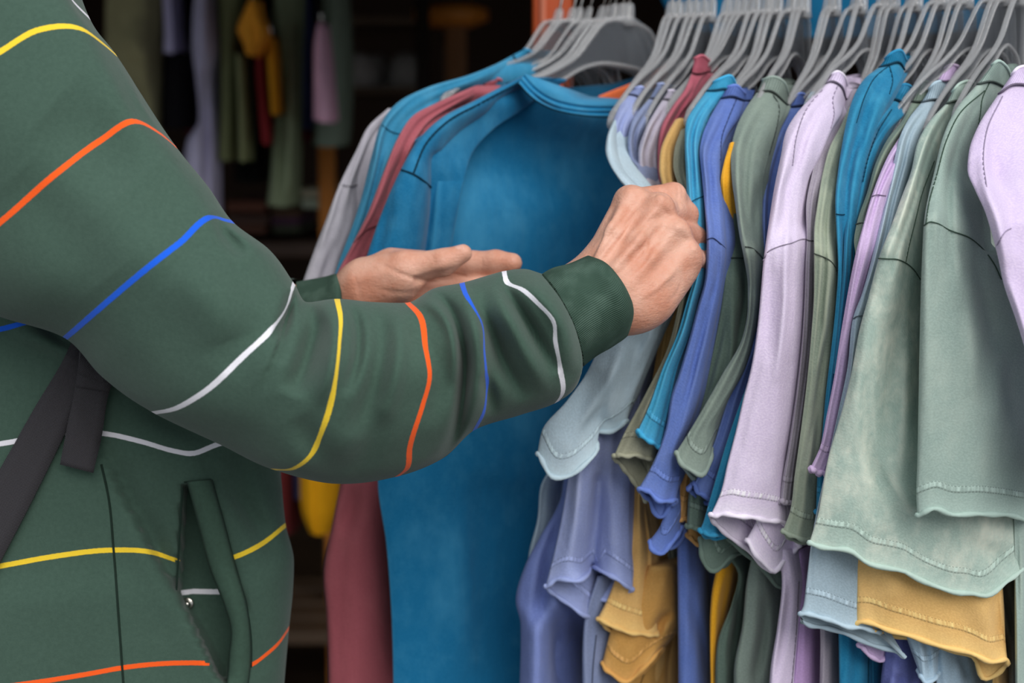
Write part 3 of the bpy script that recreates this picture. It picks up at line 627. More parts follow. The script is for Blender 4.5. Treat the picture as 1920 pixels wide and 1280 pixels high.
# R13 blue
shirt('deep blue shirt whose frayed collar leans against the lavender shoulder', RG1, (84, 106, 170), [
  (.15, '1490,182 1500,175 1511,178'), (.14, '1480,200 1494,198 1508,196'), (.11, '1462,235 1474,236 1492,230'), (.09, '1448,275 1460,278 1478,268'), (.07, '1438,320 1450,322 1464,315'), (.04, '1428,380 1440,384 1458,380'), (.02, '1430,440 1440,442 1455,440'), (.01, '1430,540 1440,542 1452,540'), (0, '1414,632 1424,634 1438,632'), (0, '1395,670 1408,674 1424,670'), (0, '1368,735 1384,738 1404,732'), (0, '1354,780 1372,784 1392,780'), (0, '1338,830 1356,834 1376,830'), (0, '1318,876 1336,880 1358,876'),
  (0, '1302,904 1310,922 1324,932 1342,940'), ('B', '1290,915 1304,928 1322,942 1342,948')], 1.176, rec=.01, b=.008, bv=.025, ncol=2, wash=(118, 138, 190), near=6, amt=.6)
# R14 teal
shirt('teal sleeve strip hidden along the left edge of the lavender sleeve', RG1, (38, 128, 166), [
  (.12, '1520,172 1530,172 1540,176'), (.10, '1500,210 1512,212 1530,210'), (.05, '1470,300 1480,302 1500,300'), (.01, '1440,500 1450,502 1464,500'), (0, '1418,660 1428,662 1442,660'), (0, '1404,710 1414,712 1430,710'), (0, '1384,765 1396,768 1414,765'), (0, '1362,830 1376,832 1396,830'), (0, '1344,890 1358,892 1378,890'), (0, '1328,945 1342,947 1362,945'), (0, '1318,980 1334,982 1356,980'),
  (0, '1312,993 1330,1000 1345,1002 1360,1002'), ('B', '1314,996 1332,1006 1346,1008 1360,1004')], 1.16, rec=.01, b=.008, bv=.02, wash=(60, 150, 186), near=3)
# lavender behind
shirt('lilac collar peeking out right behind the big lavender collar', RG1, (182, 150, 198), [
  (.14, '1588,168 1596,160 1606,170'), (.12, '1578,205 1590,204 1602,205'), (.09, '1560,260 1574,262 1590,260'), (.04, '1540,350 1555,352 1575,350'), (.03, '1530,500 1545,500 1560,500')], 1.165, ncol=2, near=2, hem=False,
  bodies=[([(0, '1496,1030 1510,1030 1530,1030'), (0, '1500,1100 1516,1100 1536,1100'), (0, '1496,1180 1514,1180 1540,1180'), (0, '1484,1320 1510,1320 1544,1320')], dict(Y=1.175, bv=.08))])
# R15 lavender
shirt('wide lavender shirt with scalloped open sleeve, centre of the right row', RG1, LV, [
  (.14, '1557,142 1570,134 1582,142 1588,160'), (.125, '1546,158 1560,152 1577,160 1586,186'), (.10, '1520,184 1548,180 1582,200'), (.08, '1497,208 1530,206 1578,214'), (.06, '1473,248 1512,248 1560,244'), (.045, '1464,292 1496,294 1542,286'), (.03, '1452,350 1482,352 1516,345'), (.015, '1441,420 1472,422 1512,415'), (.0, '1432,484 1468,464 1514,450'), (0, '1427,540 1465,538 1512,530'), (0, '1421,605 1462,605 1508,600'), (0, '1408,690 1452,690 1500,685'), (0, '1394,745 1442,745 1493,740'), (0, '1379,810 1428,812 1484,805'), (0, '1364,868 1415,872 1474,865'), (0, '1352,920 1405,925 1472,915'),
  (0, '1332,966 1352,961 1380,966 1440,974 1476,980'), ('B', '1334,972 1356,994 1394,1022 1436,1061 1450,1070 1466,1054 1500,1020')], 1.135, rec=.02, b=.012, bv=.05, ncol=2, nt=41, wash=(224, 212, 234), amt=.5, near=8,
  seams=['1431,488 1440,472 1460,462 1485,455 1505,448 1514,448', '1571,160 1562,185 1564,215 1558,240', '1545,165 1515,200 1495,250 1486,310'], creases=[('1545,200 1500,300 1488,420', 24, -.007), ('1530,300 1508,420 1504,500', 9, .006), ('1452,500 1444,600 1436,680', 12, .004), ('1478,520 1466,700 1440,930', 16, -.004)],
  bodies=[([(0, '1460,1030 1480,1030 1510,1030'), (0, '1466,1090 1490,1090 1520,1090'), (0, '1458,1170 1480,1170 1512,1170'), (0, '1444,1260 1470,1262 1504,1260'), (0, '1440,1330 1468,1330 1502,1320')], dict(Y=1.165, bv=.07, b=.018, seams=['1498,1090 1494,1170 1484,1290'], creases=[('1484,1080 1474,1170 1454,1280', 7, .007)]))],
  tail=[([(0, '1430,940 1450,945 1500,940'), (0, '1418,975 1455,985 1508,965'), (0, '1400,1010 1424,1046 1452,1069 1468,1050 1504,1008'), ], dict(Y=1.150, rec=.03, bv=.012))])
# R16 mauve grey
shirt('mauve-grey shirt seen as a thin strip right of the wide lavender one', RG1, MV, [
  (.13, '1596,170 1604,166 1614,172'), (.10, '1570,224 1582,222 1600,224'), (.08, '1548,250 1562,250 1584,248'), (.06, '1531,284 1544,286 1566,284'), (.04, '1522,325 1534,327 1552,322'), (.02, '1511,390 1522,392 1538,388'), (.01, '1512,440 1520,442 1534,440'), (0, '1510,500 1517,502 1530,500'), (0, '1508,560 1516,562 1528,560'), (0, '1503,640 1512,642 1524,640'), (0, '1496,710 1505,712 1516,710'), (0, '1486,785 1494,787 1506,785'), (0, '1476,850 1484,852 1496,850'), (0, '1468,895 1477,897 1490,895'), (0, '1463,938 1472,941 1484,940')], 1.145, rec=.008, b=.006, bv=.02, wash=(172, 164, 176), near=6, seams=['1512,449 1518,451 1528,451'],
  bodies=[([(0, '1536,1130 1548,1130 1570,1130'), (0, '1538,1200 1552,1200 1576,1200'), (0, '1536,1320 1552,1320 1578,1320')], dict(Y=1.165, bv=.07))])
# R17 beige sage
shirt('beige-tinged sage shirt with long narrow sleeve, left of the teal pair', RG1, (136, 148, 132), [
  (.11, '1592,200 1602,196 1614,204'), (.09, '1574,240 1588,240 1606,240'), (.07, '1556,274 1572,275 1594,274'), (.055, '1542,324 1558,325 1582,322'), (.03, '1534,372 1550,373 1574,370'), (.015, '1526,435 1545,436 1572,432'), (0, '1526,476 1546,482 1572,512'), (0, '1526,540 1546,541 1572,538'), (0, '1521,625 1540,626 1566,622'), (0, '1512,722 1532,724 1556,720'), (0, '1499,825 1520,827 1546,822'), (0, '1490,890 1512,893 1540,890'), (0, '1482,955 1506,958 1536,955'), (-.0, '1468,994 1494,1006 1522,1011 1538,1008'), ('B', '1470,998 1494,1012 1522,1016 1540,1012')], 1.128, rec=.012, b=.008, bv=.025, wash=(172, 178, 156), amt=.7, near=6,
  seams=['1526,475 1540,480 1556,488 1566,500 1571,516'])
# R18 teal
shirt('teal shirt with a pointed collar standing tallest in the right row', RG1, TL, [
  (.14, '1660,110 1674,98 1688,94 1699,112'), (.13, '1648,126 1668,120 1686,116 1698,134'), (.11, '1622,146 1650,144 1692,146'), (.085, '1600,182 1632,182 1674,180'), (.07, '1587,228 1614,228 1652,224'), (.055, '1578,276 1602,278 1634,274'), (.04, '1571,322 1594,322 1622,318'), (.02, '1566,380 1586,380 1612,378'), (.01, '1568,430 1586,430 1610,428'), (0, '1571,500 1586,502 1604,498'), (0, '1566,580 1580,582 1596,578'), (0, '1558,655 1572,656 1590,652'), (0, '1548,740 1560,742 1580,738'), (0, '1540,830 1554,832 1572,828'), (0, '1532,900 1548,902 1566,898'), (0, '1530,960 1546,962 1566,958')], 1.126, rec=.016, b=.010, bv=.028, ncol=2, wash=(72, 158, 190), amt=.6, near=8, scale=16,
  seams=['1567,401 1576,402 1584,402', '1668,122 1640,146 1622,180 1606,230', '1668,124 1674,150 1668,176'], creases=[('1608,250 1592,330 1584,420 1582,520', 6, .006), ('1640,190 1622,240 1612,290', 7, .004)],
  bodies=[([(0, '1572,1160 1590,1160 1640,1160'), (0, '1573,1230 1595,1230 1645,1230'), (0, '1574,1320 1595,1320 1648,1320')], dict(Y=1.155, bv=.07, seams=['1629,1190 1628,1290']))])
# R19 teal
shirt('teal shirt with four-row ribbed collar directly right of the tallest teal collar', RG1, (28, 112, 150), [
  (.14, '1684,164 1696,158 1706,161 1712,174'), (.12, '1666,186 1682,186 1704,206'), (.10, '1646,214 1668,214 1696,216'), (.08, '1622,252 1640,254 1664,250'), (.065, '1606,290 1624,292 1646,288'), (.05, '1597,330 1612,332 1634,328'), (.03, '1588,390 1602,392 1620,390'), (.015, '1583,440 1594,442 1608,440'), (0, '1580,510 1590,512 1602,508'), (0, '1572,600 1582,602 1594,598'), (0, '1562,700 1572,702 1584,698')], 1.122, rec=.012, b=.008, bv=.025, ncol=2, wash=(66, 150, 184), near=8, seams=['1672,205 1650,240 1630,290 1618,340'], hem=False,
  bodies=[([(0, '1630,1160 1645,1160 1668,1160'), (0, '1636,1320 1650,1320 1672,1320')], dict(Y=1.175, bv=.06))])
# R20 sage
shirt('sage shirt mostly hidden, ribbed collar just left of the pale blue-grey collar', RG1, (112, 128, 116), [
  (.15, '1722,158 1734,153 1748,158'), (.13, '1710,190 1722,190 1740,188'), (.10, '1690,228 1704,230 1724,224'), (.08, '1666,258 1684,262 1706,256'), (.06, '1642,305 1660,308 1684,304'), (.04, '1626,360 1642,362 1664,358'), (.02, '1606,420 1622,424 1644,420'), (.01, '1601,452 1614,454 1634,450'), (0, '1604,478 1612,480 1624,478'), (0, '1596,540 1604,542 1614,540')], 1.116, rec=.012, b=.008, bv=.025, ncol=2, wash=(138, 150, 132), near=6, seams=['1604,421 1611,418 1620,418'], hem=False)
# R21 lilac
shirt('lilac shirt with slim straight sleeve ending left of the mottled sage sleeve', RG1, LI, [
  (.17, '1772,128 1784,121 1796,124'), (.15, '1758,150 1772,152 1786,150'), (.11, '1712,220 1726,222 1744,220'), (.08, '1682,264 1694,266 1712,262'), (.06, '1665,292 1676,296 1694,290'), (.045, '1652,320 1664,322 1682,318'), (.02, '1634,368 1648,366 1662,366'), (.01, '1619,420 1634,422 1652,420'), (0, '1605,472 1620,474 1640,470'), (0, '1594,524 1608,526 1626,522'), (0, '1584,580 1596,582 1612,578'), (0, '1574,640 1585,642 1600,638'), (0, '1564,706 1575,708 1590,704'), (0, '1550,778 1562,780 1578,776'), (0, '1538,836 1550,838 1568,834'), (0, '1520,876 1532,883 1552,882'), ('B', '1521,878 1534,886 1552,886')], 1.108, rec=.01, b=.007, bv=.02, ncol=2, wash=(212, 190, 224), near=6,
  seams=['1634,368 1644,365 1654,366 1661,367'], body='auto',
  tail=[([(0, '1612,1150 1630,1152 1668,1150'), (0, '1610,1190 1630,1194 1666,1192'), (0, '1610,1206 1626,1222 1650,1236 1664,1228')], dict(Y=1.14, rec=.01, bv=.02))])
# R22 pale grey-blue
shirt('pale grey-blue shirt between the lilac strip and the mottled sage shirt', RG1, (158, 178, 190), [
  (.15, '1742,168 1752,156 1772,153 1783,162'), (.13, '1728,192 1748,186 1774,188'), (.10, '1704,222 1722,222 1742,220'), (.08, '1687,256 1704,258 1724,254'), (.06, '1675,305 1692,306 1712,300'), (.04, '1662,364 1676,366 1694,360'), (.015, '1645,440 1659,442 1678,436'), (0, '1616,550 1630,552 1648,546'), (0, '1598,600 1610,602 1626,596'), (0, '1590,680 1600,682 1616,676'), (0, '1572,770 1582,772 1600,766'), (.0, '1548,880 1565,884 1600,880'), (0, '1522,1010 1565,1020 1640,1020'), (0, '1512,1090 1560,1098 1640,1090'), (0, '1506,1136 1555,1146 1640,1140'),
  (0, '1500,1148 1540,1156 1600,1174 1650,1184'), ('B', '1504,1166 1546,1174 1580,1184 1626,1206 1668,1214 1698,1230')], 1.105, rec=.015, b=.008, bv=.03, ncol=2, nt=33, wash=(186, 202, 212), near=6,
  seams=['1600,597 1607,593 1616,592', '1765,192 1744,220 1726,258 1716,300'])
# R23 mottled sage
shirt('mottled pale sage shirt with the broad front sleeve, longest hem at right', RG1, (160, 180, 170), [
  (.14, '1786,172 1800,157 1822,153 1831,164'), (.12, '1774,194 1792,188 1814,190'), (.10, '1742,228 1764,228 1794,222'), (.08, '1720,268 1742,268 1774,262'), (.06, '1708,322 1728,322 1756,316'), (.04, '1690,370 1710,372 1742,362'), (.02, '1672,420 1696,422 1736,412'), (0, '1647,486 1682,488 1728,505'), (0, '1630,550 1670,552 1728,545'), (0, '1611,620 1660,622 1728,615'), (0, '1596,700 1652,702 1730,692'), (0, '1577,775 1640,780 1744,770'), (0, '1553,857 1640,866 1800,858'), (0, '1538,940 1640,956 1780,980 1900,968'), (0, '1534,962 1640,990 1780,1042 1908,1044'),
  (0, '1517,1018 1556,1025 1592,1031 1626,1054 1666,1062 1700,1070 1712,1078 1752,1097 1797,1110 1822,1111 1847,1117 1892,1086 1915,1064')], 1.085, rec=.035, b=.016, bv=.06, ncol=2, nt=49, wash=(222, 224, 208), amt=.95, near=7, scale=17, seamcol=(70, 88, 76),
  seams=['1646,484 1665,485 1682,486 1697,492 1712,504 1726,524', '1752,302 1730,360 1715,420 1704,465 1699,490'], creases=[('1690,560 1668,700 1655,850 1650,980', 20, .007), ('1640,560 1618,700 1600,850', 24, -.005), ('1712,620 1700,760 1690,900', 16, -.005), ('1670,430 1655,480', 18, -.004), ('1800,1000 1860,1040 1900,1050', 18, .006)])
# R26 mustard bottom right
shirt('mustard sleeve with curled hem at lower right under the mottled sage hem', RG1, (220, 176, 110), [
  (.0, '1640,900 1740,910 1850,920'), (0, '1612,1000 1740,1010 1868,1020'), (0, '1606,1060 1740,1085 1876,1100'), (0, '1606,1115 1740,1150 1881,1192'),
  (0, '1605,1166 1624,1166 1680,1184 1754,1206 1826,1224 1866,1240 1888,1236'), ('B', '1640,1180 1700,1196 1780,1216 1826,1232 1846,1270 1872,1260 1890,1240')], 1.112, rec=.01, b=.012, bv=.05, nt=41, wash=(230, 192, 132), near=1, creases=[('1866,1100 1874,1190 1880,1230', 10, .01)],
  bodies=[([(0, '1866,1180 1876,1180 1890,1180'), (0, '1860,1240 1876,1240 1896,1240'), (0, '1862,1330 1878,1330 1900,1320')], dict(Y=1.15, bv=.05))])
# R24 sage
shirt('sage green shirt with pointed collar and square-hemmed sleeve, second from right edge', RG1, (148, 168, 160), [
  (.14, '1860,122 1872,114 1886,124 1896,146'), (.125, '1832,158 1858,152 1890,166'), (.10, '1794,202 1830,200 1872,198'), (.08, '1768,256 1800,254 1838,250'), (.06, '1752,320 1782,318 1822,312'), (.03, '1740,370 1775,368 1840,365'), (0, '1732,422 1756,416 1785,432 1822,448 1848,470'), (0, '1729,478 1770,480 1872,478'), (0, '1726,560 1780,564 1900,560'), (0, '1724,650 1790,655 1926,650'), (0, '1722,760 1796,764 1930,760'), (0, '1720,860 1800,864 1932,860'), (0, '1718,930 1800,934 1934,934'),
  (0, '1720,965 1736,958 1754,953 1782,961 1838,961 1934,973')], 1.062, rec=.045, b=.016, bv=.05, ncol=2, nt=41, wash=(184, 196, 184), amt=.5, near=6, scale=10, seamcol=(62, 82, 70),
  seams=['1732,423 1743,416 1756,418 1778,430 1820,447 1846,470 1863,493 1878,524', '1858,150 1842,185 1838,215 1832,250', '1846,170 1800,212 1776,260 1756,330 1742,380 1736,420'], creases=[('1760,350 1790,430 1850,560 1880,680', 22, .010), ('1830,540 1890,680 1920,800', 26, .010), ('1740,450 1744,600 1742,900', 16, -.004)],
  bodies=[([(0, '1900,960 1915,960 1940,960'), (0, '1902,1100 1920,1100 1945,1100'), (0, '1904,1320 1922,1320 1950,1320')], dict(Y=1.12, bv=.06))])
# R25 lavender right edge
shirt('lavender shirt at the right edge of the photo', RG1, (214, 196, 230), [
  (.13, '1897,140 1908,128 1924,124 1940,130'), (.115, '1872,176 1900,158 1930,160 1960,170'), (.09, '1834,236 1870,230 1920,228 1980,230'), (.07, '1817,282 1856,280 1910,278 1980,280'), (.055, '1814,320 1850,318 1905,316 1980,320'), (.03, '1828,356 1862,355 1910,352 1985,356'), (.01, '1848,400 1878,398 1920,396 1990,400'), (0, '1866,462 1882,440 1896,426 1990,440'), (0, '1884,540 1900,540 1940,540 2000,540'), (0, '1905,600 1920,600 1950,600 2005,600'), (0, '1930,690 1945,690 1970,690 2010,690'), (0, '1940,800 1955,800 1980,800 2012,800'), (0, '1940,900 1955,905 1980,905 2012,900')], 1.038, rec=.03, b=.014, bv=.05, ncol=2, nt=33, wash=(222, 208, 234), near=7,
  seams=['1867,464 1876,448 1888,432 1896,428', '1880,180 1852,240 1844,300 1850,350'], creases=[('1862,240 1866,320 1890,400', 12, .007), ('1845,300 1862,360 1888,420', 12, -.006)])
# extra shirts that show only near the bottom
shirt('indigo shirt body seen only below the pale blue hem at the bottom edge', RG1, (90, 98, 156), [(.0, '1668,1130 1700,1135 1740,1130'), (0, '1660,1210 1690,1215 1732,1210'), (0, '1652,1270 1690,1275 1728,1270'), (0, '1645,1400 1690,1410 1728,1400')], 1.15, rec=.02, b=.02, bv=.06, body=None, hem=False, wash=(116, 124, 176), creases=[('1664,1262 1690,1275 1700,1290', 6, .005)])
shirt('light blue shirt with crumpled hem tip low beneath the mustard sleeve', RG1, (150, 174, 192), [
  (0, '1690,1140 1720,1145 1760,1150'), (0, '1700,1195 1725,1198 1762,1206'), (0, '1712,1230 1735,1232 1758,1236'), (0, '1722,1256 1735,1276 1748,1276 1757,1262')], 1.13, rec=.01, b=.014, bv=.03, body=None, wash=(180, 200, 214), near=1, creases=[('1735,1200 1742,1240 1745,1270', 6, .006)],
  bodies=[([(0, '1756,1150 1790,1155 1820,1160'), (0, '1752,1220 1790,1225 1826,1225'), (0, '1756,1290 1790,1295 1830,1290'), (0, '1758,1400 1790,1400 1832,1400')], dict(Y=1.145, bv=.06, creases=[('1790,1220 1808,1250 1822,1290', 8, .007)]))])
shirt('dark grey-olive shirt body at lower right beyond the mustard sleeve', RG1, (98, 96, 86), [(0, '1870,1040 1900,1045 1930,1040'), (0, '1874,1120 1900,1125 1935,1120'), (0, '1888,1210 1905,1212 1940,1210'), (0, '1894,1400 1910,1400 1945,1400')], 1.16, rec=.02, b=.014, bv=.06, body=None, hem=False)
shirt('second mustard shirt whose rumpled sleeve turns up below the first mustard hem', RG1, (196, 146, 78), [
  (0, '1215,1060 1240,1062 1268,1060'), (0, '1186,1130 1230,1134 1270,1140'), (0, '1148,1176 1210,1180 1271,1168'), (0, '1138,1208 1190,1212 1252,1204'),
  (0, '1130,1240 1136,1254 1150,1266 1172,1276 1206,1252 1240,1212'), ('B', '1134,1244 1150,1262 1172,1276 1200,1262 1225,1240 1245,1214')], 1.262, rec=.012, b=.016, bv=.04, nt=33, wash=(214, 172, 108), body=None, creases=[('1262,1148 1240,1165 1232,1200', 8, .012), ('1242,1205 1215,1240 1195,1270', 8, -.006)],
  bodies=[([(0, '1200,1190 1230,1190 1266,1190'), (0, '1176,1260 1215,1262 1258,1255'), (0, '1170,1400 1210,1400 1256,1400')], dict(Y=1.285, bv=.05, seams=['1240,1205 1215,1245 1200,1285']))])
# ------------------------------------------------------------------ hangers, each reaching into a shirt
lc = [1043, 1068, 1080, 1097, 1120, 1130, 1151, 1166, 1177]
for i, x in enumerate(lc):
    hanger(x, 'left', 0.0, f'clear plastic shirt hanger, {ORD[i]} from left in the small left cluster', 'hangers of the left cluster')
rc = [1257, 1269, 1287, 1301, 1316, 1331, 1360, 1375, 1388, 1400, 1416, 1435, 1443, 1457, 1482, 1496, 1507, 1553, 1564, 1602, 1613, 1651, 1661, 1675, 1706, 1716, 1751, 1767, 1790, 1811, 1854, 1869, 1883, 1910]
for i, x in enumerate(rc):
    hanger(x, 'right', .008, f'clear plastic shirt hanger, {ORD[i]} from left in the crowded right row', 'hangers of the right row')
# ------------------------------------------------------------------ the person
def surface_nets(f, org, h):
    """closed quad surface of a sampled distance field"""
    n = np.array(f.shape); neg = f < 0
    c = [(i, j, k) for i in (0, 1) for j in (0, 1) for k in (0, 1)]
    sl = lambda o: tuple(slice(o[a], n[a]-1+o[a]) for a in range(3))
    cnt = sum(neg[sl(o)].astype(int) for o in c); act = (cnt > 0) & (cnt < 8)
    pos = np.zeros((*(n-1), 3)); num = np.zeros(n-1)
    for a, b in ((p, q) for p in c for q in c if sum(abs(x-y) for x, y in zip(p, q)) == 1 and p < q):
        fa, fb = f[sl(a)], f[sl(b)]; cr_ = (fa < 0) != (fb < 0)
        t = np.where(cr_, fa/np.where(cr_, fa-fb, 1), 0)
        for d in range(3): pos[..., d] += np.where(cr_, a[d]+t*(b[d]-a[d]), 0)
        num += cr_
    idx = -np.ones(n-1, int); I = np.argwhere(act); idx[act] = np.arange(len(I))
    V = org+h*(I+pos[act]/num[act][:, None])
    Q = []
    for d in range(3):
        e = [0, 0, 0]; e[d] = 1; o1, o2 = [x for x in range(3) if x != d]
        a = neg[tuple(slice(0, n[q]-(1 if q == d else 0)) for q in range(3))]; b = neg[tuple(slice(e[q], n[q]) for q in range(3))]
        X = np.argwhere(a != b); s = a[tuple(X.T)]
        ok = (X[:, o1] > 0) & (X[:, o2] > 0) & (X[:, o1] < n[o1]-1) & (X[:, o2] < n[o2]-1) & (X[:, d] < n[d]-1); X = X[ok]; s = s[ok]
        def at(i, j): Y = X.copy(); Y[:, o1] += i; Y[:, o2] += j; return idx[tuple(Y.T)]
        q = np.stack([at(-1, -1), at(0, -1), at(0, 0), at(-1, 0)], 1)
        fl = s if d != 1 else ~s
        q = np.where(fl[:, None], q, q[:, ::-1]); Q.append(q)
    return V, np.concatenate(Q)
def smooth(V, Q, it=2, k=.5):
    for _ in range(it):
        S = np.zeros_like(V); c = np.zeros(len(V))
        for a in range(4):
            for b in ((a+1) % 4, (a-1) % 4): np.add.at(S, Q[:, a], V[Q[:, b]]); np.add.at(c, Q[:, a], 1)
        V = V+k*(S/np.maximum(c, 1)[:, None]-V)
    return V
def cone_sd(X, a, b, ra, rb):
    a, b = np.asarray(a), np.asarray(b); d = b-a; L = (d**2).sum()+1e-12
    t = np.clip(((X-a)@d)/L, 0, 1); return np.linalg.norm(X-a-t[..., None]*d, axis=-1)-(ra+(rb-ra)*t)
def smin(a, b, k):
    h = np.clip(.5+.5*(b-a)/k, 0, 1); return b*(1-h)+a*h-k*h*(1-h)
def sdf_mesh(prims, h, k=.01, pad=.02, it=2, carve=()):
    pts = np.array([p for q in prims for p in q[:2]]); rr = max(max(q[2:4]) for q in prims)
    lo = pts.min(0)-rr-pad; hi = pts.max(0)+rr+pad; n = np.ceil((hi-lo)/h).astype(int)
    G_ = np.stack(np.meshgrid(*[lo[d]+h*np.arange(n[d]) for d in range(3)], indexing='ij'), -1)
    f = None
    for q in prims:
        d = cone_sd(G_, *q[:4]); kk = q[4] if len(q) > 4 else k
        f = d if f is None else smin(f, d, kk)
    for q in carve:
        d = -cone_sd(G_, *q[:4]); f = -smin(-f, -d, q[4])
    V, Q = surface_nets(f, lo, h)
    return smooth(V, Q, it), Q
def J(px, py, Y): return P(px, py, Y)
# ---- right hand: fist closed round the bunch of shirts
WR_a, WR_b = J(1122, 534, 1.136), J(1150, 574, 1.130)          # thumb side, little-finger side of the wrist
FA_a, FA_b = J(1030, 575, 1.135), J(1056, 620, 1.13)
K1, K2, K3, K4 = J(1180, 379, 1.155), J(1233, 392, 1.146), J(1266, 438, 1.143), J(1285, 482, 1.143)
R = [(FA_a, WR_a, .026, .0245), (FA_b, WR_b, .027, .0235), ((FA_a+FA_b)/2, (WR_a+WR_b)/2, .027, .025)]
W1, W2, W3, W4 = J(1128, 520, 1.128), J(1150, 540, 1.118), J(1172, 560, 1.118), J(1190, 574, 1.122)
R += [(W1, K1, .021, .0125, .016), (W2, K2, .020, .0128, .014), (W3, K3, .0195, .0120, .014), (W4, K4, .0195, .0120, .014)]
def mid(a, b, t=.5): return np.asarray(a)*(1-t)+np.asarray(b)*t
R += [(J(1215, 470, 1.150), J(1175, 530, 1.135), .018, .02, .02), (J(1262, 505, 1.148), J(1222, 560, 1.130), .0165, .0175, .02)]
# knuckles
for K, dy, r in ((K1, .0048, .0100), (K2, .0072, .0094), (K3, .0085, .0086), (K4, .0072, .0086)):
    c = K+np.array([.0005, -dy, .002]); R.append((c, c+np.array([.001, 0, .0005]), r, r, .008))
# fingers: proximal, middle, distal segments curling round the cloth
P1, P2, P3, P4 = J(1262, 366, 1.180), J(1285, 402, 1.188), J(1302, 446, 1.190), J(1312, 486, 1.188)
M1, M2, M3, M4 = J(1284, 392, 1.212), J(1292, 428, 1.222), J(1296, 468, 1.220), J(1300, 502, 1.212)
D1, D2, D3, D4 = J(1262, 420, 1.226), J(1266, 448, 1.232), J(1270, 486, 1.228), J(1276, 516, 1.220)
for K, p, m_, d, r in ((K1, P1, M1, D1, .0110), (K2, P2, M2, D2, .0112), (K3, P3, M3, D3, .0106), (K4, P4, M4, D4, .0095)):
    R += [(K, p, r, r*.93, .005), (p, m_, r*.93, r*.82, .004), (m_, d, r*.82, r*.70, .004)]
TH = [J(1150, 500, 1.145), J(1172, 462, 1.175), J(1205, 440, 1.200), J(1236, 430, 1.216)]
R += [(TH[0], TH[1], .019, .0145, .012), (TH[1], TH[2], .0135, .011, .006), (TH[2], TH[3], .011, .009, .006)]
# tendons and veins on the back of the hand
for w, K, r in ((J(1112, 500, 1.104), K1, .0042), (J(1140, 520, 1.0985), K2, .0046), (J(1164, 545, 1.0985), K3, .0042), (J(1190, 560, 1.101), K4, .0036)):
    s = mid(w, K, .12)+np.array([0, -.002, 0]); e = K+np.array([-.003, -.0125, .0015]); c = mid(s, e)+np.array([0, -.0030, 0])
    R += [(s, c, r*.7, r, .007), (c, e, r, r*1.1, .007)]
V1, Q1 = sdf_mesh(R, .00165, .012, it=2, carve=[
    (J(1206, 372, 1.124), J(1172, 440, 1.104), .0060, .0042, .010), (J(1254, 404, 1.1195), J(1205, 475, 1.101), .0056, .0040, .010), (J(1285, 450, 1.1175), J(1240, 505, 1.103), .0052, .0038, .010),
    (J(1283, 352, 1.17), J(1274, 384, 1.158), .0012, .0012, .004)])
def project(V):
    y, z = V[:, 1], V[:, 2]-CAMZ; d = y*cp-z*sp_; u = y*sp_+z*cp
    return 960+FPX*V[:, 0]/d, 640-FPX*u/d
def relief(V, Q, feats):
    """tendons, veins and skin folds: push front-facing skin along its normal near the given lines"""
    nr = np.cross(V[Q[:, 2]]-V[Q[:, 0]], V[Q[:, 3]]-V[Q[:, 1]]); vn = np.zeros_like(V)
    for a in range(4): np.add.at(vn, Q[:, a], nr)
    vn /= np.linalg.norm(vn, axis=1, keepdims=True)+1e-12
    if (vn*(V-V.mean(0))).sum() < 0: vn = -vn
    x, y = project(V); fr = np.clip(-vn[:, 1]*2.2, 0, 1); D = np.zeros(len(V))
    for poly, w, a in feats:
        q = cr(pp(poly), 24); d, par = seg_dist(x, y, q); D += a*np.exp(-(d/w)**2)*(.25+.75*np.sin(pi*par))
    return V+vn*(D*fr)[:, None]
V1 = relief(V1, Q1, [('1112,474 1140,430 1166,386', 6, .0016), ('1130,478 1160,440 1196,398 1226,376', 6.5, .0022), ('1150,500 1200,455 1240,420 1264,424', 7, .0016), ('1118,480 1150,436 1180,400', 5, -.0014), ('1148,484 1180,450 1220,412 1248,402', 6, -.0016), ('1180,505 1225,462 1262,446', 7, -.0010),
    ('1164,520 1186,498 1206,476 1214,452 1218,434', 3.4, .0013), ('1172,524 1194,504 1213,482 1221,456', 3, -.0009), ('1206,476 1232,462 1252,450', 3, .0007), ('1200,560 1236,536 1270,500', 3.6, .0009),
    ('1228,372 1238,372 1246,378', 9, .0018), ('1262,424 1272,428 1276,436', 8, .0020), ('1292,462 1300,468 1302,476', 8, .0020), ('1170,360 1180,358 1190,362', 8, .0012),
    ('1243,392 1256,404 1262,412', 5, -.0016), ('1278,440 1288,452 1290,460', 5, -.0014), ('1226,350 1240,360 1262,376', 4, -.0010), ('1268,346 1272,360 1270,376', 2.4, -.0009), ('1276,346 1280,358 1279,370', 2.2, -.0008), ('1160,372 1150,392 1132,420', 5, -.0010),
    ('1222,372 1230,366 1240,366', 2, -.0005), ('1226,380 1236,377 1244,380', 2, -.0005), ('1262,418 1270,420 1276,428', 2, -.0005), ('1280,520 1270,548 1248,572', 3, -.0006)])
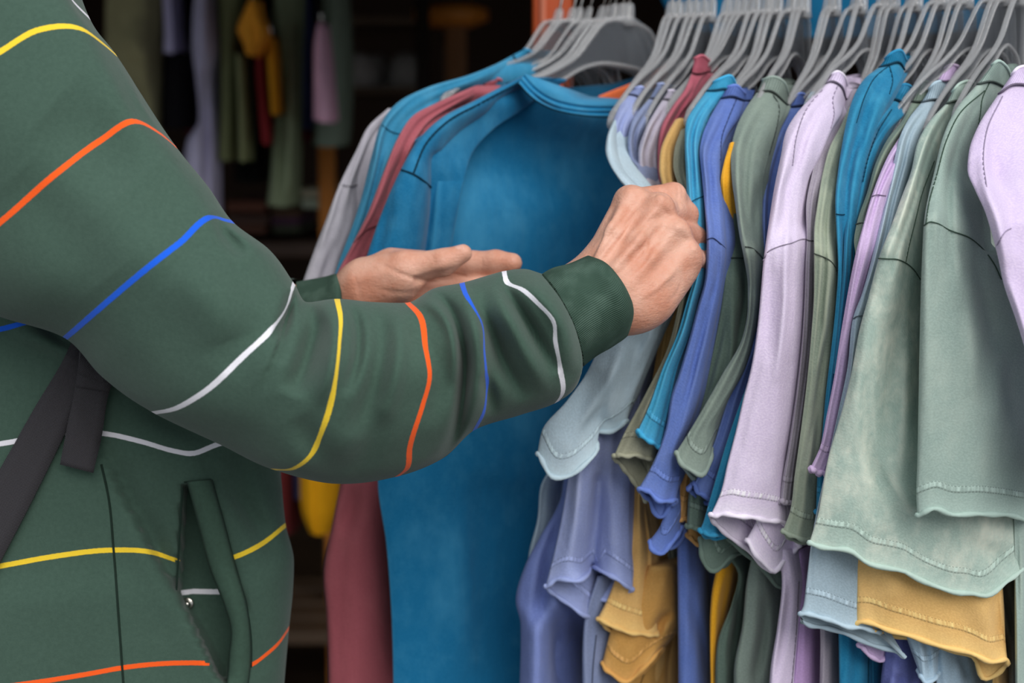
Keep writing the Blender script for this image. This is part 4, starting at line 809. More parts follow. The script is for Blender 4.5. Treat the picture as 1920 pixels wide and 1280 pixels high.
# ---- left hand: open, palm towards the camera, thumb uppermost
L = [(J(560, 586, 1.285), J(655, 562, 1.272), .023, .0225), (J(560, 612, 1.285), J(655, 592, 1.272), .023, .0225)]
w1, w2, w3, w4 = J(676, 544, 1.278), J(678, 560, 1.278), J(678, 576, 1.278), J(678, 592, 1.276)
k1, k2, k3, k4 = J(806, 510, 1.288), J(808, 546, 1.286), J(800, 580, 1.284), J(788, 610, 1.280)
for a, b_, ra in ((w1, k1, .0185), (w2, k2, .019), (w3, k3, .019), (w4, k4, .018)): L.append((a, b_, ra, .0125, .014))
fj = [((884, 494, 1.278), (930, 491, 1.270), (960, 493, 1.264), .0112), ((882, 540, 1.276), (930, 540, 1.266), (962, 545, 1.260), .0112), ((872, 580, 1.274), (915, 584, 1.264), (946, 590, 1.258), .0105), ((852, 614, 1.270), (888, 620, 1.262), (912, 626, 1.257), .0092)]
for k_, (a, b_, c, r) in zip((k1, k2, k3, k4), fj):
    a, b_, c = J(*a), J(*b_), J(*c); L += [(k_, a, .0125, r, .006), (a, b_, r, r*.93, .004), (b_, c, r*.93, r*.82, .004)]
t0, t1, t2, t3 = J(690, 528, 1.262), J(762, 503, 1.246), J(832, 492, 1.240), J(868, 475, 1.240)
L += [(t0, t1, .0215, .0150, .016), (t1, t2, .0140, .0118, .006), (t2, t3, .0120, .0082, .004)]
L += [(J(690, 545, 1.258), J(750, 530, 1.248), .019, .016, .02), (J(735, 492, 1.268), J(790, 492, 1.276), .013, .011, .012)]
V2, Q2 = sdf_mesh(L, .0017, .010, it=2, carve=[(J(790, 527, 1.232), J(850, 517, 1.228), .0035, .0055, .006), (J(850, 517, 1.228), J(900, 519, 1.240), .0045, .004, .006)])
V2 = relief(V2, Q2, [('720,498 748,512 772,520 800,528 846,522', 4, -.0016), ('776,520 782,536 776,556', 3, -.0010), ('700,540 740,548 790,548', 5, -.0008), ('790,474 800,484 806,498', 2.4, -.0005), ('800,472 812,484 816,496', 2.4, -.0005), ('640,530 690,520 740,506', 10, .0012), ('900,478 904,492 902,508', 2.2, -.0005), ('846,512 880,520 930,518', 3, -.0012), ('664,515 672,540 676,565', 3, -.0005)])
# ---- the rest of the body: hidden by the clothes, kept coarse, one figure
S_r, E_r = np.array([-.48, 1.24, 1.44]), J(560, 725, 1.075)
S_l, E_l = np.array([-.54, 1.56, 1.42]), J(340, 610, 1.47)
hip = np.array([-.52, 1.40, .93])
Bp = [(hip, hip+[0, 0, .22], .11, .10), (hip+[0, 0, .22], (-0.570, 1.41, 1.32), .10, .09), ((-0.575, 1.34, 1.32), (-0.575, 1.48, 1.32), .088, .088), (S_r, S_l, .055, .055, .06), ((-0.560, 1.41, 1.40), (-0.485, 1.41, 1.56), .06, .055, .03),
      ((-0.470, 1.41, 1.63), (-0.455, 1.41, 1.70), .088, .092, .03), ((-0.420, 1.41, 1.60), (-0.405, 1.41, 1.61), .05, .045, .04), ((-0.372, 1.41, 1.645), (-0.365, 1.41, 1.632), .012, .014, .02),
      (S_r, E_r, .052, .042, .04), (E_r, J(1000, 600, 1.135), .042, .028, .02), (S_l, E_l, .052, .042, .04), (E_l, J(560, 580, 1.30), .036, .026, .02)]
for y in (1.31, 1.49): Bp += [((-0.520, y, .90), (-0.500, y, .50), .085, .058, .05), ((-0.500, y, .50), (-0.520, y, .10), .056, .040, .03), ((-0.530, y, .045), (-0.360, y, .035), .042, .034, .03)]
for y in (1.32, 1.50): Bp.append(((-0.465, y, 1.655), (-0.470, y, 1.675), .016, .02, .01))
V0, Q0 = sdf_mesh(Bp, .016, .04, it=1)
V0[:, 2] = np.maximum(V0[:, 2], 0.002)
m, nt_, b = new_mat('skin', .42); q = N(nt_); M_skin = m
tc = q.n('ShaderNodeTexCoord'); ob = tc.outputs['Object']
n1 = q.ramp(q.noise(ob, 26, 4), .38, .68); n2 = q.noise(ob, 150, 3); n3 = q.noise(ob, 700, 2)
base = q.mix(n1, lin((222, 172, 150)), lin((206, 142, 116))); base = q.mix(q.m('MULTIPLY', q.ramp(n2, .4, .75), .30), base, lin((222, 168, 148)))
q.l(base, b.inputs['Base Color']); b.inputs['Subsurface Weight'].default_value = .12; b.inputs['Subsurface Radius'].default_value = (.008, .003, .0015); b.inputs['Subsurface Scale'].default_value = .5
b.inputs['Specular IOR Level'].default_value = .35
wv = q.n('ShaderNodeTexVoronoi'); wv.inputs['Scale'].default_value = 420; q.l(ob, wv.inputs['Vector'])
mpn = q.n('ShaderNodeMapping'); mpn.inputs['Scale'].default_value = (1, 1, 3); mpn.inputs['Rotation'].default_value = (0, .8, 0); q.l(ob, mpn.inputs[0])
n4 = q.noise(mpn.outputs[0], 160, 4)
h = q.m('ADD', q.m('MULTIPLY', wv.outputs['Distance'], .35), q.m('ADD', q.m('MULTIPLY', n3, .3), q.m('MULTIPLY', n4, 1.1)))
bp = q.n('ShaderNodeBump'); bp.inputs['Strength'].default_value = .4; bp.inputs['Distance'].default_value = .0012; q.l(h, bp.inputs['Height']); q.l(bp.outputs[0], b.inputs['Normal'])
person = root('person', (-.52, 1.40, 0), 'shopper in dark green striped sweatshirt reaching among the shirts with both hands', 'person')
Vb = np.concatenate([V0, V1, V2]); Fb = np.concatenate([Q0, Q1+len(V0), Q2+len(V0)+len(V1)])
mk('body', Vb, Fb, M_skin, person)
# thumbnail of the left hand
nl = []; nf = []
tv = (t3-t2)/np.linalg.norm(t3-t2); upv = np.array([-.15, -.35, .93]); upv -= tv*upv.dot(tv); upv /= np.linalg.norm(upv); sd_ = np.cross(tv, upv)
for i in range(7):
    for j in range(7):
        a, c = (i/6-.3)*.0135, (j/6-.5)*.0125
        rr = .0092; ang = c/rr
        nl.append(t3-tv*.006+tv*a+sd_*rr*math.sin(ang)*.92+upv*(rr*math.cos(ang)*1.02-.0004-(.0035*(i/6-.3)**2)))
for i in range(6):
    for j in range(6): nf.append((i*7+j, i*7+j+1, i*7+j+8, i*7+j+7))
mk('thumb_nail', nl, nf, plain('nail', (226, 176, 160), .3), person)

# ---- sweatshirt: stripes lie where the knitted-in bands run
def sweat_mat():
    m, nt, b = new_mat('green_sweatshirt_cotton', .95); q = N(nt); b.inputs['Specular IOR Level'].default_value = .1
    b.inputs['Sheen Weight'].default_value = .15
    tc = q.n('ShaderNodeTexCoord'); ob = tc.outputs['Object']
    n1 = q.noise(ob, 300, 4, .7); n2 = q.noise(ob, 14, 4)
    g = q.mix(q.m('ADD', q.m('MULTIPLY', n1, .7), q.m('MULTIPLY', n2, .3)), lin((54, 75, 65)), lin((80, 104, 92)))
    sd = q.n('ShaderNodeAttribute', attribute_name='stripe_distance'); sc = q.n('ShaderNodeAttribute', attribute_name='stripe_colour')
    wob = q.m('ADD', sd.outputs['Fac'], q.m('MULTIPLY', q.m('SUBTRACT', q.noise(ob, 500, 2), .5), .0006))
    f = q.m('SUBTRACT', 1, q.ramp(wob, .0019, .0024))
    q.l(q.mix(f, g, sc.outputs['Color']), b.inputs['Base Color'])
    bp = q.n('ShaderNodeBump'); bp.inputs['Strength'].default_value = .35; bp.inputs['Distance'].default_value = .0008
    q.l(q.m('ADD', q.noise(ob, 900, 3), q.m('MULTIPLY', f, .8)), bp.inputs['Height']); q.l(bp.outputs[0], b.inputs['Normal']); return m
M_sw = sweat_mat()
YE, OR, BU, WH = (250, 212, 58), (255, 98, 36), (32, 98, 226), (238, 236, 244)
def striped(loft, cols):
    """per-vertex distance to the nearest striped station, and its colour"""
    W = loft.rings(); R_, n = W.shape[:2]
    sdv = np.full((R_, n), .5); colv = np.zeros((R_, n, 4)); colv[..., 3] = 1
    cum = np.concatenate([np.zeros((1, n)), np.cumsum(np.linalg.norm(np.diff(W, axis=0), axis=2), 0)])
    for st, c in cols.items():
        i = int(np.argmin(np.abs(loft.k-st))); d = np.abs(cum-cum[i]); near = d < sdv
        sdv = np.where(near, d, sdv); colv[near] = (*lin(c), 1)
    if hasattr(loft, 'mask'): sdv[:, :loft.nt][loft.mask] = .5
    return dict(stripe_distance=('FLOAT', sdv.ravel()), stripe_colour=('FLOAT_COLOR', colv.reshape(-1, 4)))
def S(Y, pts, b, bv): return dict(pts=pts, Y=Y, b=b, bv=bv)
arm = Loft([S(1.16, '-520,-240 -260,-330 0,-330 90,-230', .09, .10), S(1.12, '-420,60 -200,-60 0,-90 100,-50 140,6 168,34', .09, .12), S(1.10, '-300,300 -150,190 0,97 72,56 155,55 190,79 218,103', .09, .12),
  S(1.08, '-140,520 0,417 110,322 190,262 252,227 300,250 331,276', .085, .11), S(1.065, '-10,590 90,520 200,440 290,372 345,340 392,352', .08, .11), S(1.06, '122,634 260,516 335,457 404,407 420,412 437,416', .078, .10),
  S(1.055, '190,705 320,600 420,510 470,462 505,468', .075, .10), S(1.05, '288,774 322,768 372,742 452,672 520,604 538,575 552,532', .075, .10), S(1.05, '410,832 480,790 540,720 560,650 566,600 576,566', .078, .10),
  S(1.052, '512,880 548,879 575,862 606,800 628,720 637,640 638,590 632,560', .080, .10), S(1.06, '640,907 680,850 712,760 720,680 712,610 700,566', .078, .09), S(1.07, '745,893 762,880 768,840 792,760 806,705 798,650 786,590 764,567', .074, .09),
  S(1.075, '832,858 850,800 862,720 858,650 842,590 815,540', .070, .085), S(1.08, '890,806 908,770 912,735 908,660 904,606 886,572 872,548 866,530', .064, .08), S(1.085, '975,778 985,740 982,680 968,620 945,560 922,514', .062, .075),
  S(1.09, '1044,754 1053,742 1050,690 1041,640 1038,606 1010,570 980,543 950,528 945,508', .060, .07), S(1.10, '1084,718 1092,690 1085,640 1064,585 1030,535 985,504', .054, .06), S(1.105, '1094,684 1090,660 1080,622 1056,570 1034,535 1016,513', .046, .055)], g=None, nt=61, step=5)
for c in [('575,562 590,600 580,660 548,740', 22, .026), ('600,556 622,600 622,680 600,760', 15, -.012), ('548,545 538,590 515,640', 11, .016), ('648,556 668,600 672,660 650,740', 12, .015), ('690,566 712,620 700,720 660,820', 22, .014), ('735,566 748,620 744,700 715,800', 16, -.008),
          ('775,560 815,575 846,612 856,670 850,720', 12, -.012), ('812,541 850,590 869,660 868,740 852,820 820,880', 11, .030), ('850,532 884,580 897,660 893,740 880,800', 17, -.018), ('765,600 800,640 826,700 810,800', 22, .006),
          ('884,560 915,610 944,680 985,750', 15, .020), ('918,530 950,590 985,660 1030,740', 16, -.014), ('935,525 975,580 1010,640 1045,700', 12, .020), ('965,512 1020,560 1056,620 1068,700', 17, -.014), ('1026,518 1060,565 1082,620 1090,690', 8, .014),
          ('905,700 920,740 925,780', 12, .012), ('500,590 455,650 420,700', 40, .006), ('90,210 170,270 240,350', 70, .010), ('180,70 225,140 262,210 330,270', 14, .010), ('402,395 425,440 462,480', 12, .014), ('560,780 600,850 650,890', 26, .010), ('720,770 690,840 650,890', 26, .008), ('30,330 120,420 200,520', 60, .008), ('330,500 400,560 430,640', 50, -.008)]: arm.crease(*c)
arm.ripple(.0025, 2.2, 11)
sweat = mk('sweatshirt', [(-.4, 1.4, .9), (-.4, 1.401, .9), (-.399, 1.4, .9)], [(0, 1, 2)], M_sw, person)   # filled below with torso and both sleeves
bpy.data.objects.remove(sweat)
tor = Loft([S(1.30, '-420,-330 -240,-400 -60,-400 40,-330', .02, .30), S(1.26, '-430,-120 -200,-150 0,-150 105,-100', .05, .36), S(1.235, '-440,250 -150,250 100,250 235,260', .075, .40), S(1.225, '-440,640 -150,642 0,617 70,601 200,620 340,650 450,660', .085, .40),
  S(1.22, '-440,870 -150,850 0,832 60,821 110,812 190,812 270,829 325,845 360,850 402,835 470,812 518,800', .085, .40), S(1.22, '-440,1000 -100,960 200,920 400,930 528,905', .085, .40), S(1.22, '-440,1110 -150,1085 0,1061 100,1043 210,1031 285,1035 335,1051 400,1056 440,1044 490,1020 536,984', .085, .40),
  S(1.215, '-440,1200 -100,1160 210,1130 400,1140 490,1110 551,1052', .088, .40), S(1.215, '-440,1260 -100,1230 230,1195 390,1195 480,1185 549,1110', .088, .40), S(1.215, '-440,1330 -150,1310 0,1288 80,1277 160,1264 240,1250 320,1243 385,1243 430,1246 468,1247 500,1226 522,1206 542,1177', .088, .40),
  S(1.21, '-440,1500 -100,1470 240,1430 400,1420 528,1360', .088, .40), S(1.21, '-440,1720 -100,1700 240,1680 420,1670 520,1640', .08, .38)], g=None, nt=121, step=5)
for c in [('205,870 213,1030 228,1290', 5, .0012), ('0,560 80,600 130,660', 14, .010), ('20,620 110,650 180,700', 16, -.010), ('290,860 260,1000 330,1130 420,1290', 26, -.006), ('210,840 300,1040 400,1280', 20, .006), ('440,850 470,960 520,1040', 20, .008), ('370,860 440,930 500,1000', 16, .006), ('250,740 350,800 440,820', 22, .008)]: tor.crease(*c)
# pocket mouth: cloth sinks inside the opening
pk = pp('343,908 395,903 432,1040 462,1140 440,1210 430,1290 404,1268 332,1112')
def inside(x, y, poly):
    r = np.zeros(x.shape, bool); j = len(poly)-1
    for i in range(len(poly)):
        a, b_ = poly[i], poly[j]; t = (a[1] > y) != (b_[1] > y)
        r ^= t & (x < (b_[0]-a[0])*(y-a[1])/(b_[1]-a[1]+1e-9)+a[0]); j = i
    return r
tor.step('196,862 240,950 284,1030 332,1112 385,1205 440,1310', 150, 3, .020)
arm.step('200,84 232,120 262,190 300,246 332,300', 60, 4, .012).step('552,532 545,560 534,590 520,640 505,680', 60, 5, .014)
ins = inside(tor.F[..., 0], tor.F[..., 1], pk); dd, _ = seg_dist(tor.F[..., 0], tor.F[..., 1], np.concatenate([pk, pk[:1]]))
tor.mask = ins & (dd > 3)
tor.ripple(.002, 2, 23, .1)
tor.F[..., 2] += np.where(ins, .056*np.clip(dd/11, 0, 1), 0)
class Sleeve:
    def __init__(s, pts, rad, n=40, m=24):
        c = cr(np.array(pts), n); r = cr(np.c_[np.linspace(0, 1, len(rad)), np.zeros(len(rad)), rad], n)[:, 2]
        s.V = tube(c, r, n=m, caps=False)[0].reshape(n, m, 3); s.k = np.linspace(0, len(pts)-1, n)
    def rings(s): return s.V
ls = Sleeve([(-.53, 1.44, 1.40), S_l, (S_l+E_l)/2, E_l, J(455, 606, 1.375), J(556, 596, 1.298)], [.10, .098, .088, .078, .050, .036])
def combine(lofts):
    Vs, Fs, A1_, A2_, n0 = [], [], [], [], 0
    for lf, cols in lofts:
        W = lf.rings(); R_, n = W.shape[:2]; at = striped(lf, cols)
        Vs.append(W.reshape(-1, 3)); A1_.append(at['stripe_distance'][1]); A2_.append(at['stripe_colour'][1])
        Fs += [(n0+i*n+k, n0+(i+1)*n+k, n0+(i+1)*n+(k+1) % n, n0+i*n+(k+1) % n) for i in range(R_-1) for k in range(n)]; n0 += R_*n
    return np.concatenate(Vs), Fs, dict(stripe_distance=('FLOAT', np.concatenate(A1_)), stripe_colour=('FLOAT_COLOR', np.concatenate(A2_)))
Vs, Fs, At = combine([(arm, {1: WH, 2: YE, 3: OR, 5: BU, 7: WH, 9: YE, 11: OR, 13: BU, 15: WH}), (tor, {3: BU, 4: WH, 6: YE, 9: OR}), (ls, {2: OR})])
sweat = mk('sweatshirt', Vs, Fs, M_sw, person, attrs=At)
M_rib = rib((66, 90, 78), 3800, .05)
cuff = Loft([S(1.110, '1090,690 1084,650 1072,612 1052,560 1032,530 1013,515', .042, .05), S(1.113, '1118,668 1112,628 1096,582 1072,540 1050,508 1036,502', .042, .05), S(1.118, '1152,648 1148,610 1134,568 1112,530 1088,502 1066,494', .041, .05), S(1.124, '1186,618 1187,590 1176,552 1156,518 1130,492 1098,480', .039, .05), S(1.126, '1190,610 1190,584 1179,550 1160,518 1134,491 1102,478', .035, .045), S(1.127, '1184,606 1182,580 1171,548 1153,519 1130,495 1106,485', .028, .036), S(1.12, '1165,612 1160,580 1150,550 1134,525 1112,500 1094,494', .024, .034)], g=None, nt=41, step=6)
cuff.mesh('cuff', M_rib, sweat, cap0=False)
lcuff = Loft([S(1.292, '540,664 548,590 556,528', .036, .06), S(1.280, '600,656 606,585 610,518', .038, .056), S(1.272, '634,650 636,580 632,513', .038, .054), S(1.272, '640,642 642,580 638,515', .032, .044), S(1.274, '630,630 632,580 628,524', .026, .034)], g=None, nt=29, step=6)
lcuff.mesh('cuff', M_rib, sweat, cap0=False)
V, F = tube(arm.line('1094,684 1090,660 1080,622 1056,570 1034,535 1018,516', .0), .0012, n=5); mk('cuff_seam', V, F, solid((36, 54, 44)), sweat)
V, F = tube(tor.line('190,870 203,930 213,1030 222,1150 232,1290', .0002), .0010, n=5); mk('side_seam', V, F, solid((30, 46, 38)), sweat)
# pocket: lining, welt, stitching, snap
def patch(name, poly_l, poly_r, dz, mat, parent, nu=12, nv=30, bulge=0, attrs_cols=None):
    l, r = cr(pp(poly_l), nv), cr(pp(poly_r), nv); V = []; px_ = []
    for a, b_ in zip(l, r):
        for i in range(nu):
            t = i/(nu-1); x, y = a[0]*(1-t)+b_[0]*t, a[1]*(1-t)+b_[1]*t; px_.append((x, y))
            V.append(P(x, y, base_Y(x, y)+dz-bulge*math.sin(pi*t)**.6))
    F = [(i*nu+k, i*nu+k+1, (i+1)*nu+k+1, (i+1)*nu+k) for i in range(nv-1) for k in range(nu-1)]
    px_ = np.array(px_); A = None
    if attrs_cols is not None:
        pl, c = attrs_cols; d, _ = seg_dist(px_[:, 0], px_[:, 1], pp(pl)); A = dict(stripe_distance=('FLOAT', d*1.2/FPX), stripe_colour=('FLOAT_COLOR', np.tile([*lin(c), 1], (len(px_), 1))))
    o = mk(name, V, F, mat, parent, attrs=A); md = o.modifiers.new('thick', 'SOLIDIFY'); md.thickness = .0016; md.offset = 0; return o
_tF = tor.F.copy(); _tF[..., 2] -= np.where(ins, .056*np.clip(dd/11, 0, 1), 0)
def base_Y(x, y):
    D = (_tF[..., 0]-x)**2+(_tF[..., 1]-y)**2; i = np.argpartition(D.ravel(), 24)[:24]; w = np.exp(-D.ravel()[i]/140)+1e-9; return float((_tF[..., 2].ravel()[i]*w).sum()/w.sum())
patch('pocket_lining', '344,912 338,1000 331,1112 372,1205 420,1300', '400,905 425,1000 455,1130 450,1210 440,1300', .042, M_sw, sweat, nu=24, nv=60, attrs_cols=('300,1113 332,1113 360,1108 410,1109 460,1112', WH))
patch('pocket_welt', '352,903 372,980 396,1070 420,1130 434,1180 430,1230 425,1300', '396,899 416,970 440,1060 462,1140 469,1200 469,1245 462,1300', -.003, plain('fleecy_green_welt', (58, 82, 69), .95, var=.25, scale=300), sweat, nu=9, nv=50, bulge=.007)
for pl, nm in (('345,904 372,902 396,899', 'pocket_stitch'), ('397,899 417,970 441,1060 463,1140 471,1200 471,1250', 'pocket_stitch'), ('342,915 337,1000 331,1105', 'pocket_stitch')):
    qn = cr(pp(pl), 40); V, F = tube([P(a[0], a[1], base_Y(a[0], a[1])-.0005) for a in qn], .0008, n=5); mk(nm, V, F, solid((32, 50, 42)), sweat)
M_snap = plain('nickel_snap', (190, 186, 178), .22, 1.0, .05)
sy = base_Y(352, 1131)+.040; sc_ = P(352, 1131, sy); snap = MB()
for a, r, z in ((0, .0052, 0),): pass
ax = np.array([0, -1, .12]); ax /= np.linalg.norm(ax)
snap.add(*tube([sc_, sc_+ax*.0012, sc_+ax*.0018], [.0055, .0055, .0046], n=18)); snap.add(*tube([sc_+ax*.0015, sc_+ax*.0035, sc_+ax*.0048, sc_+ax*.0054], [.0028, .0031, .0024, .0006], n=14))
snap.build('snap_button', M_snap, sweat)
# trousers below the frame and hair above it
Tp = [((-0.520, 1.33, .95), (-0.520, 1.47, .95), .145, .145, .05)]+[c for y in (1.31, 1.49) for c in (((-0.520, y, .90), (-0.505, y, .50), .105, .08, .05), ((-0.505, y, .50), (-0.525, y, .11), .08, .072, .03))]
V, Q = sdf_mesh(Tp, .016, .04, it=1); mk('trousers', V, Q, plain('dark_trousers', (40, 42, 50), .9), person)
Hp = [((-0.485, 1.41, 1.70), (-0.475, 1.41, 1.715), .097, .098), ((-0.530, 1.41, 1.62), (-0.520, 1.41, 1.68), .06, .08, .03)]
V, Q = sdf_mesh(Hp, .012, .04, it=1); mk('hair', V, Q, plain('dark_hair', (52, 40, 32), .6), person)
for y in (1.31, 1.49):
    V, Q = sdf_mesh([((-0.545, y, .052), (-0.360, y, .042), .052, .044, .03)], .01, .03, it=1); V[:, 2] = np.maximum(V[:, 2], .001); mk('shoe', V, Q, plain('black_shoe', (34, 34, 36), .5), person)
# ---- webbing strap of the bag
wm, wnt, wb = new_mat('black_webbing', .8); q = N(wnt); uvm = q.n('ShaderNodeUVMap'); sx = q.n('ShaderNodeSeparateXYZ'); q.l(uvm.outputs[0], sx.inputs[0])
hh = q.m('MULTIPLY', q.m('SINE', q.m('MULTIPLY', sx.outputs[0], 3800)), q.m('SINE', q.m('MULTIPLY', sx.outputs[1], 3800)))
q.l(q.mix(q.m('ADD', q.m('MULTIPLY', hh, .4), .5), lin((38, 36, 40)), lin((66, 63, 68))), wb.inputs['Base Color'])
bp = q.n('ShaderNodeBump'); bp.inputs['Strength'].default_value = .5; bp.inputs['Distance'].default_value = .0008; q.l(hh, bp.inputs['Height']); q.l(bp.outputs[0], wb.inputs['Normal'])
strap = root('bag_strap', tuple(P(60, 850, 1.12)), 'black webbing bag strap with loose folded end across the green sweatshirt', 'strap')
def web_strip(name, lpts, rpts, lift, nv=40, nu=5):
    l, r = cr(pp(lpts), nv), cr(pp(rpts), nv); V = []; U = []
    ln = np.concatenate([[0], np.cumsum(np.hypot(*np.diff((l+r)[:, :2]/2, axis=0).T))])/2350
    for k in range(nv):
        for i in range(nu):
            t = i/(nu-1); x, y = l[k][0]*(1-t)+r[k][0]*t, l[k][1]*(1-t)+r[k][1]*t
            V.append(P(x, y, base_Y(x, y)-(lift[0]+(lift[1]-lift[0])*k/(nv-1)))); U.append((t*.034, ln[k]))
    F = [(k*nu+i, k*nu+i+1, (k+1)*nu+i+1, (k+1)*nu+i) for k in range(nv-1) for i in range(nu-1)]
    o = mk(name, V, F, wm, strap, uv=np.array(U)); md = o.modifiers.new('thick', 'SOLIDIFY'); md.thickness = .0022; md.offset = 0
web_strip('webbing', '158,560 132,646 62,770 0,880 -120,1080 -260,1310', '222,600 172,705 108,842 52,955 -30,1110 -160,1350', (.004, .007))
web_strip('folded_end', '150,655 145,700 141,725 128,790 113,870', '214,690 210,720 204,738 192,810 175,886', (.009, .013), nv=24)
web_strip('end_stitch', '147,700 144,716 142,724', '210,716 207,728 205,734', (.0125, .0125), nv=5)
web_strip('fold_bar', '152,650 149,672 146,702', '216,694 213,706 209,722', (.0125, .0125), nv=6)
# ------------------------------------------------------------------ dim goods inside the shop
def garment(label, cat, col, Y, rows, group='clothes on the rail inside the shop', b=.05, bv=.10, folds=(), sleeves=(), name='hanging_garment'):
    lf = Loft(sts([(0, r_) for r_ in rows], Y, .02, b, bv), g=(.1, .99), nt=25, step=12); lf.ripple(.008, 2.5, len(label))
    W = lf.rings().reshape(-1, 3); r = root(name, (W[:, 0].mean(), W[:, 1].mean(), W[:, 2].min()), label, cat, group)
    m_ = plain('shop_cloth', col, .9, var=.18, scale=25, spec=.15)
    for f in folds: lf.crease(*f)
    lf.mesh('body', m_, r)
    for srows in sleeves:
        s = Loft(sts([(-.05, r_) for r_ in srows], Y, .02, .035, .07), g=(.1, .99), nt=17, step=12); s.mesh('sleeve', m_, r)
    V, F = tube([W[0]*0+P((pp(rows[0])[0][0]+pp(rows[0])[-1][0])/2, pp(rows[0])[0][1], Y+.03)+[0, 0, -.02], P((pp(rows[0])[0][0]+pp(rows[0])[-1][0])/2, pp(rows[0])[0][1], Y+.03)+[0, 0, .05]], .004, n=6); mk('hanger_hook', V, F, M_steel, r)
    return r
IG = 'clothes on the rail inside the shop'
def g2(label, cat, col, Y, rows, **k): return garment(label, cat, col, Y, rows, **k)
g2('dim olive jacket nearest the shoulder of the shopper', 'jacket', (165, 160, 122), 2.9, ['215,-120 250,-130 290,-120', '200,-40 250,-40 305,-40', '196,120 250,120 302,120', '190,300 250,300 300,300', '180,520 245,520 300,520'], folds=[('270,40 250,80 300,120', 20, -.03), ('265,150 270,280', 14, .03)])
g2('pale lavender top with short body hung over black clothes', 'top', (200, 194, 226), 2.85, ['308,-80 318,-84 330,-80', '304,-20 318,-20 330,-20', '308,60 320,60 332,60', '306,98 320,100 336,96'])
g2('black garment between the two lavender ones', 'garment', (26, 24, 28), 2.95, ['310,-100 335,-104 362,-100', '304,0 335,0 366,0', '302,120 332,120 368,120', '300,240 335,242 372,240'])
g2('long grey-lavender dress flaring at the hem', 'dress', (190, 186, 216), 2.8, ['372,-60 384,-64 396,-60', '362,20 382,20 402,20', '360,90 385,92 408,92', '366,140 384,140 398,140', '372,230 386,230 402,230', '352,260 380,262 404,260', '350,420 380,424 405,420'], folds=[('385,120 388,400', 8, .03)])
g2('dark maroon trousers behind the grey-lavender dress', 'trousers', (96, 44, 50), 3.0, ['340,-20 355,-20 372,-20', '340,120 356,120 374,120', '342,250 358,252 376,250'])
g2('dark olive shirt left of the mustard hood', 'shirt', (130, 136, 98), 2.85, ['412,-90 428,-94 446,-90', '404,-20 428,-20 452,-20', '408,70 430,72 450,70', '412,180 430,180 446,180', '408,300 425,302 440,298'], sleeves=[['440,100 450,100 460,100', '446,200 456,200 464,200', '448,300 456,304 466,300']])
g2('mustard yellow hooded top glowing among dark clothes', 'hooded top', (240, 160, 52), 2.7, ['466,0 474,-4 484,0', '456,24 474,22 490,28', '444,55 474,52 504,60', '456,82 474,84 494,84', '462,102 472,106 480,102'], bv=.06)
g2('black coat under the mustard hood', 'coat', (22, 24, 24), 3.0, ['440,-60 470,-64 500,-60', '436,40 470,40 506,40', '440,240 470,240 500,240', '440,340 470,344 500,340'])
g2('dark red garment strip beside the mustard strip', 'garment', (140, 44, 48), 2.82, ['478,60 488,58 498,60', '478,120 490,120 500,120', '484,200 496,200 506,200', '490,268 500,272 510,268'], bv=.05)
g2('narrow mustard strip of cloth hanging beside the dark red one', 'garment', (206, 142, 34), 2.78, ['500,70 508,68 516,70', '500,90 510,90 520,90', '504,160 514,160 524,160', '508,214 516,216 526,212'], bv=.05)
g2('long dark green dress reaching lowest in the shop rail', 'dress', (128, 140, 112), 2.85, ['522,-100 538,-104 556,-100', '514,-10 540,-10 566,-10', '520,90 540,90 562,90', '514,200 540,200 560,200', '506,340 535,340 556,340', '500,384 530,388 556,384'], folds=[('530,60 526,370', 10, .03), ('548,100 546,370', 8, -.02)])
g2('navy top behind the dusty pink one', 'top', (66, 72, 120), 2.95, ['556,-20 572,-24 588,-20', '550,40 572,40 594,40', '552,150 574,150 594,150', '556,240 576,244 596,240'])
g2('dusty pink top hanging in the dim shop', 'top', (236, 186, 212), 2.75, ['594,44 602,42 610,44', '588,90 604,90 618,90', '588,160 608,160 626,160', '588,224 610,230 632,220'], bv=.06)
g2('grey-green shirt at the right end of the shop rail', 'shirt', (120, 134, 120), 2.9, ['606,-80 622,-84 640,-80', '600,0 624,0 650,0', '604,120 628,120 656,120', '588,240 620,244 654,240', '586,272 620,276 650,270'])
g2('wine red skirt low behind the dusty pink top', 'skirt', (104, 36, 50), 3.0, ['560,150 575,150 590,150', '560,210 576,210 592,210', '560,262 576,264 594,262'])
# rail that carries them
zr = P(400, -150, 2.9)[2]
r = root('clothes_rail', (-.62, 2.92, 0), 'dark wall-side clothes rail inside the shop, holding the dim garments', 'rail')
M_dk = plain('dark_metal', (60, 52, 46), .5, .6)
V, F = tube([(-1.15, 2.92, zr), (-.65, 2.92, zr), (-.18, 2.92, zr)], .014, n=10); mk('bar', V, F, M_dk, r)
for x in (-1.15, -.18): V, F = tube([(x, 2.92, 0), (x, 2.92, zr)], .014, n=10); mk('upright', V, F, M_dk, r)
